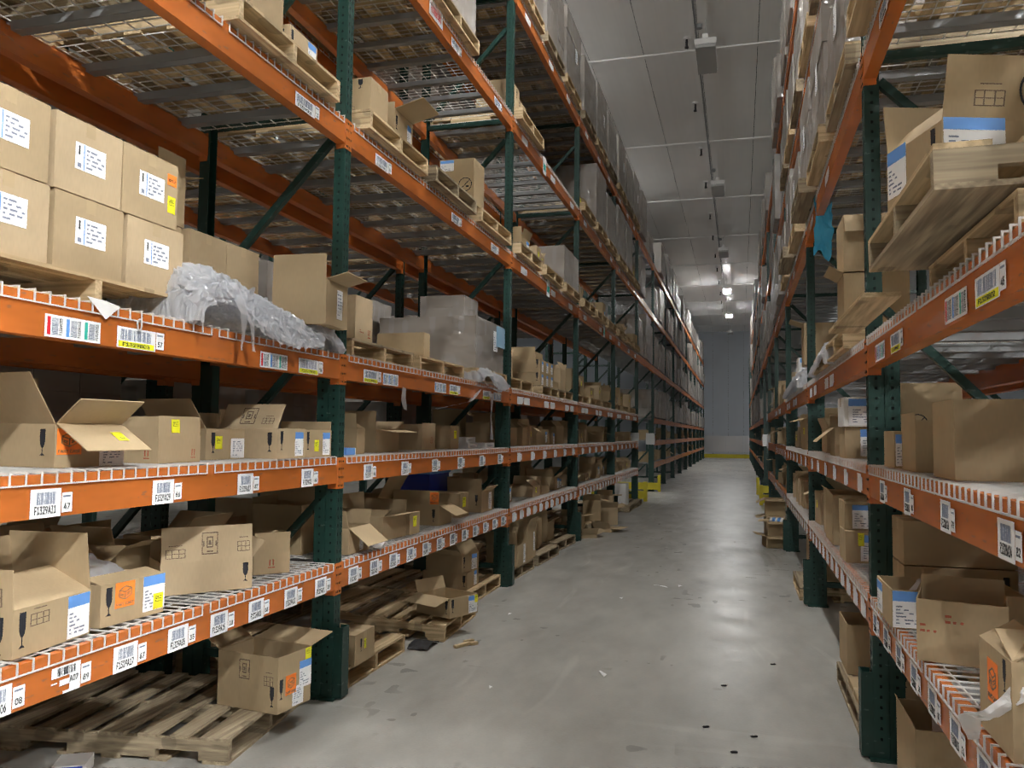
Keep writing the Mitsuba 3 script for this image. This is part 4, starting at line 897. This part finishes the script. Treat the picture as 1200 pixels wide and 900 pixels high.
# ------------------------------------------------------------------ right rack
zA, z2, zB, zC, zD, zE = (Zd(l, RIGHT) for l in 'A2BCDE')
Q = lambda s: f'{s}, nearest right bay'
carton(Q('plain large open carton on the second shelf'), (.665, 2.90), z2, .30, .62, .262, r=RIGHT, mt='card_a')
carton(Q('carton with red brown print on the second shelf, middle'), (.665, 3.50), z2, .28, .44, .205, r=RIGHT, flaps={'a': (8, .03)}, marks=[('n', 'txt', .25, .42, .09, .035), ('n', 'txt', .62, .8, .09, .03)], mt='card_b')
carton(Q('carton with blue label on its aisle side, second shelf'), (.66, 3.93), z2, .26, .34, .165, r=RIGHT, marks=[('n', 'blab', .12, .48, .07, .14)])
carton('tall dark carton behind the right post on the second shelf', (.80, 4.62), z2, .34, .30, .42, r=RIGHT, closed=True, marks=[('n', 'circ', .3, .5, .1, .1)], mt='card_b')
carton(Q('open carton with large blue and white label, first shelf by the post'), (.60, 3.70), zA, .36, .50, .155, r=RIGHT, marks=[('n', 'blab', .16, .5, .15, .148), ('a', 'blab', .22, .5, .13, .13)])
carton(Q('open carton with red arrows, middle of the first shelf'), (.60, 3.20), zA, .26, .28, .215, rot=-14, r=RIGHT, flaps={'f': (0, .05)}, marks=[('n', 'ii', .86, .2, .045, .06), ('n', 'txt', .5, .72, .1, .04), ('n', 'txt', .2, .55, .09, .04), ('b', 'glass', .5, .6)])
carton(Q('open carton with orange sticker and blue label, nearest on the first shelf'), (.635, 2.27), zA, .28, .40, .24, r=RIGHT, flaps={'n': (-70, .15), 'a': (-60, .1), 'b': (20, .1)}, marks=[('a', 'os', .45, .62, .09, .11), ('n', 'blab', .4, .62, .16, .2), ('a', 'glass', .8, .8, .035, .08)])
for q in range(2): carton(f'closed carton, {("lower", "upper")[q]} of the shaded stack behind the labelled carton, right rack', (.72, 4.09), zA + .205 * q, .29, .46, .2, r=RIGHT, closed=True, marks=[('n', 'glass', .9, .6)], mt='card_b')
carton(Q('deep carton at the back of the first shelf'), (1.20, 3.62), zA, .40, .44, .36, r=RIGHT, closed=True, marks=[('n', 'glass', .1, .55)], mt='card_b')
t = thing('packing_slip', 'curled white packing slip hanging from the sticker carton over the rail', 'paper'); strip(t, [(.66, 2.255, .98), (.60, 2.31, .90), (.575, 2.42, .85), (.605, 2.50, .772)], .085, 4, 'paper', .25)
t = thing('packing_slip', 'white slip sticking out of the large labelled carton, first right shelf', 'paper'); strip(t, [(.70, 3.80, .94), (.74, 3.84, .985), (.80, 3.86, .99)], .05, 6, 'paper', .2)
pallet(Q('lower pallet set back under the weathered one on the third shelf'), .68, 2.28, zB, 1, L=1.0, D=1.1, seed=202)
pallet(Q('weathered upper pallet overhanging the third shelf rail'), .495, 2.31, zB + PH + .016, 1, L=1.12, D=1.2, seed=201, wood='wood_old', tilt=-.6, wide=True)
t = thing('loose_board', 'loose pale pallet board jutting over the third shelf rail by the right post', 'board'); uniq(t, MB().obox((.53, 3.36, zB + .04), (.50, 4.30, zB + .012), .14, .018), 'wood_y')
carton(Q('open carton with tall raised flaps on the third shelf pallet'), (.625, 2.80), zB + 2 * PH + .02, .36, .42, .235, rot=17, r=RIGHT, flaps={'n': (12, .20), 'f': (8, .2), 'b': (0, .2), 'a': (-40, .12)}, marks=[('a', 'glass', .86, .72, .04, .11), ('a', 'os', .88, .25, .085, .10), ('a', 'blab', .2, .68, .13, .17), ('n', 'blab', .25, .72, .2, .16), ('n^', 'circ', .75, .5, .15, .15), ('n^', 'tile', .35, .4, .1, .07)])
t = thing('plastic_bag', 'small bag with blue print wedged on the third shelf pallet by the right post', 'plastic bag'); uniq(t + '__bag', crumple(14, 12, lambda u, v: (.60 + .16 * v, 3.22 + .2 * u, zB + 2 * PH + .16 * np.sin(np.pi * u) * np.sin(np.pi * np.clip(v, .1, 1))), 6, .03, 14.), 'film'); boxat(t + '__blue_print', .615, .65, 3.30, 3.38, zB + 2 * PH + .04, zB + 2 * PH + .12, 'deep_blue')
S = lambda s: f'{s}, second right bay'
carton(S('lower carton of the tall stack on the third shelf'), (.64, 5.45), zB + PH, .36, .38, .40, r=RIGHT, flaps={'a': (60, .1)}, mt='card_b')
carton(S('upper carton with white slip and drooping flap on the third shelf stack'), (.64, 5.45), zB + PH + .41, .36, .38, .36, r=RIGHT, closed=True, flaps={'n': (150, .14)}, marks=[('n', 'slip', .45, .55, .09, .26)], mt='card_a')
pallet(S('wooden pallet under the tall carton stack on the third shelf'), .58, 5.0, zB, 1, L=1.0, seed=203); pallet(S('wooden pallet, middle slot of the third shelf'), .60, 6.2, zB, 1, seed=204)
film_heap('white film bunched along the third shelf rail, second right bay', .95, .56, 5.9, 7.3, zB, .20, .12, .08, 41, (34, 20), .06); film_heap('long trail of white film on the third shelf rail, third right bay', .95, .57, 8.6, 11.4, zB, .22, .14, .06, 47, (44, 20), .08)
carton('carton with wine glass print on the third shelf, third right bay', (.64, 8.75), zB + .22, .34, .36, .42, r=RIGHT, flaps={'n': (0, .01), 'a': (70, .14)}, marks=[('n', 'glass', .15, .35, .06, .12)], mt='card_a')
for q in range(2): carton(f'white and blue carton, {("lower", "upper")[q]} of the pair on the third shelf, third right bay', (.66, 9.9), zB + .01 + .2 * q, .3, .3, .19, r=RIGHT, closed=True, mt='card_white', marks=[('n', 'blab', .5, .5, .26, .17)])
t = thing('cyan_sheet', 'cyan plastic sheet hanging from the fourth shelf rail, second right bay', 'plastic sheet'); uniq(t, crumple(16, 12, lambda u, v: (.62 + .14 * v, 7.1 + .1 * u, 3.56 - .45 * u + .05 * np.sin(6 * v)), 12, .05, 7.), 'cyan')
carton(S('lower blue labelled carton of the pair on the second shelf'), (.645, 5.55), z2, .3, .34, .20, r=RIGHT, closed=True, marks=[('n', 'blab', .52, .5, .17, .17)]); carton(S('upper blue labelled carton of the pair on the second shelf'), (.635, 5.52), z2 + .202, .3, .36, .185, r=RIGHT, closed=True, mt='card_white', marks=[('n', 'blab', .5, .5, .3, .165)])
carton(S('large dark carton at the back of the second shelf'), (.92, 6.1), z2, .4, .45, .40, r=RIGHT, closed=True, mt='card_b'); carton(S('small open carton with pale lid flaps on the second shelf'), (.65, 6.15), z2, .32, .3, .2, r=RIGHT, flaps={'a': (130, .16), 'n': (150, .14), 'f': (30, .1)})
carton(S('lower labelled carton of the pair on the first shelf'), (.635, 5.50), zA, .32, .36, .195, r=RIGHT, closed=True, marks=[('n', 'blab', .52, .48, .2, .16), ('n', 'ys', .25, .75, .035, .08)]); carton(S('upper labelled carton of the pair on the first shelf'), (.64, 5.58), zA + .197, .3, .42, .175, r=RIGHT, closed=True, flaps={'n': (150, .02)}, marks=[('n', 'blab', .3, .5, .16, .16)], mt='card_b')
carton(S('wide dark carton behind the pair on the first shelf'), (.65, 6.35), zA, .5, .6, .36, r=RIGHT, flaps={'a': (40, .05)}, mt='card_b')
t = thing('packing_slip', 'long curled slip hanging beside the labelled pair by the right post', 'paper'); strip(t, [(.97, 5.55, 1.17), (.99, 5.48, 1.12), (1.0, 5.46, .96), (.96, 5.42, .81)], .10, 9, 'paper', .2)
# floor of the right rack
carton('open carton holding a white envelope on the floor by the right post', (.685, 3.72), .004, .42, .34, .385, r=RIGHT, flaps={'a': (20, .02), 'b': (0, .03)}, mt='card_a')
t = thing('envelope', 'white printed envelope standing in the open carton on the floor', 'envelope'); ent(t + '__sheet', UNIT(), 'paper', mat((.78, 3.86, .27), (.19, .02, 0), (0, .03, .16), (.0, -.002, .002))); ent(t + '__red_stamp', UNIT(), 'red', mat((.80, 3.884, .398), (.03, .003, 0), (0, .004, .022), (0, -.003, .003)))
pallet('old pallet on the floor behind the envelope carton', .75, 2.6, 0, 1, L=1.0, wood='wood_old', seed=205)
pallet('pallet at the aisle edge on the floor, second right bay', .60, 4.75, 0, 1, L=1.0, wood='wood_old', seed=206)
carton('open carton with plastic on the floor pallet, second right bay', (.63, 5.45), .127, .4, .38, .30, r=RIGHT, flaps={'b': (0, .05)}); carton('carton with glass print on the floor pallet, second right bay', (.80, 4.84), .127, .28, .3, .24, r=RIGHT, closed=True, marks=[('n', 'glass', .15, .7)], mt='card_b'); carton('low carton at the edge of the floor pallet, second right bay', (.615, 4.80), .127, .5, .16, .03, r=RIGHT, closed=True, mt='card_b')
pallet('pale pallet on the floor, third right bay', .55, 8.4, 0, 1, seed=207); carton('tall carton on the pale floor pallet, third right bay', (.66, 8.6), .127, .4, .4, .5, r=RIGHT, mt='card_b')
for q, (x, y, z, a, d, h, mt_) in enumerate(((.36, 12.10, .004, .4, .26, .16, 'card_b'), (.38, 12.14, .17, .36, .24, .20, 'card_a'), (.37, 12.62, .004, .4, .26, .40, 'card_c'), (.36, 12.60, .41, .4, .28, .24, 'card_b'))):
    carton(f'messy carton stacked in the aisle before the fourth right bay, {ORD[q]} from the bottom', (x, y), z, a, d, h, rot=(8, -5, 3, 0)[q], r=RIGHT, flaps={'n': (100, .12), 'a': (80 + 12 * q, .14)}, mt=mt_, group='cartons stacked before the fourth right bay')
for q in range(5):
    t = thing('blue_packet', f'small blue and white packet on the messy cartons, {ORD[q]} of five', 'packet', 'blue packets on the messy cartons'); m = MB(); m.obox((.42 + .035 * q, 12.18, .375 + .012 * (q % 2)), (.44 + .035 * q, 12.32, .40), .04, .03); uniq(t, m, 'blue' if q % 2 else 'label')
# upper pallets and loads
for b in range(3):
    for j in range(3):
        y = bay_y(b)[0] + .08 + 1.2 * j; w = f'{["nearest", "middle", "farthest"][j]} slot, {place(b)}, right rack'
        pallet(f'wooden pallet on the fourth shelf, {w}', (.48, .56, .53)[(b + j) % 3], y, zC, 1, L=1.03, seed=210 + 3 * b + j, wood='wood_old' if (b + j) % 2 else 'wood', simple=b > 1)
        pallet(f'wooden pallet on the fifth shelf, {w}', .56, y, zD, 1, L=1.03, seed=230 + 3 * b + j, wood='wood_old' if (b + j) % 2 == 0 else 'wood', simple=b > 1)
        if b: load(f'pale wrapped load on the fourth shelf, {w}', .56, y + .02, zC + PH, .95, 1.0, RN.uniform(.5, .9), RIGHT, b + j, tag=True)
        if b: load(f'wrapped load on the fifth shelf, {w}', .60, y + .02, zD + PH, .95, 1.0, RN.uniform(.7, .95), RIGHT, b + j + 1)
        if b: load(f'wrapped load on the top shelf, {w}', .58, y + .02, zE + .02, .98, 1.0, RN.uniform(.8, 1.2), RIGHT, b + j + 2, parts=False)
for b in range(1, 5):
    y0, y1 = bay_y(b)
    for lv in 'A2':
        if b > 1: fill(RIGHT, b, lv, y0 + .06, y1 - .05, .02, .34, .8, b > 2)
        else: fill(RIGHT, b, lv, 6.9, y1 - .05, .03, .3, .85)
    if b > 2: fill(RIGHT, b, 'B', y0 + .1, y1 - .1, .0, .5, .8, True)
for b in range(3, 12):
    for lv in ('CDE' if b < 6 else 'BCDE'):
        for j in range(3):
            if RN.random() < .2: continue
            load(f'wrapped load on the {SHELF[lv]}, {["nearest", "middle", "farthest"][j]} slot, {place(b)}, right rack', .60 + RN.uniform(-.06, .04), bay_y(b)[0] + .1 + 1.2 * j, Zd(lv, RIGHT) + .01, 1.0, .95, RN.uniform(.6, 1.15), RIGHT, b + j, parts=False)
for b in range(6, 11):
    for lv in 'A2': fill(RIGHT, b, lv, bay_y(b)[0] + .1, bay_y(b)[1] - .8, .02, .4, .4, True)
for b in range(2):
    for j in range(3):
        y = bay_y(b)[0] + .1 + 1.2 * j; w = f'{["nearest", "middle", "farthest"][j]} slot, {place(b)}, {RIGHT2.name}'
        for lv in 'BC': pallet(f'wooden pallet on the {SHELF[lv]}, {w}', RIGHT2.X(.05), y, Zd(lv, RIGHT2), 1, simple=True, seed=b)
        if (b + j) % 2 == 0: load(f'grey wrapped load on the {SHELF["2"]}, {w}', RIGHT2.X(.25), y, Zd('2', RIGHT2), .9, .7, .4, RIGHT2, b + j, parts=False)

# ------------------------------------------------------------------ scraps on the floor
for q, (x, y, w, l, a) in enumerate(((-.72, 8.62, .02, .20, 1.1), (-.62, 8.72, .05, .06, .3), (-1.10, 7.9, .04, .05, 1.0), (-.86, 5.35, .03, .14, .5), (-1.95, 6.9, .03, .05, .2), (-1.5, 4.9, .02, .03, .4))):
    t = thing('paper_scrap', f'small white paper scrap on the aisle floor, {ORD[q]} of six', 'paper', 'paper scraps on the aisle floor')
    c, s = math.cos(a), math.sin(a); p = V([[0, 0, .003], [w, .2 * l, .012], [w * .9, l, .004], [.1 * w, l * .8, .014]]); p = np.stack([x + p[:, 0] * c - p[:, 1] * s, y + p[:, 0] * s + p[:, 1] * c, p[:, 2]], 1)
    uniq(t, (p, V([[0, 1, 3], [1, 2, 3]])), 'paper')
for q, (x, y) in enumerate(((-.2, 4.62), (.05, 4.55), (-.05, 4.3), (.12, 3.95), (.2, 6.0), (-.12, 5.4))):
    t = thing('dark_chip', f'tiny dark chip of dirt on the aisle floor, {ORD[q]} of six', 'chip', 'dark chips on the aisle floor'); uniq(t, MB().obox((x, y, .004), (x + .03, y + .012, .005), .014, .006), 'dark')
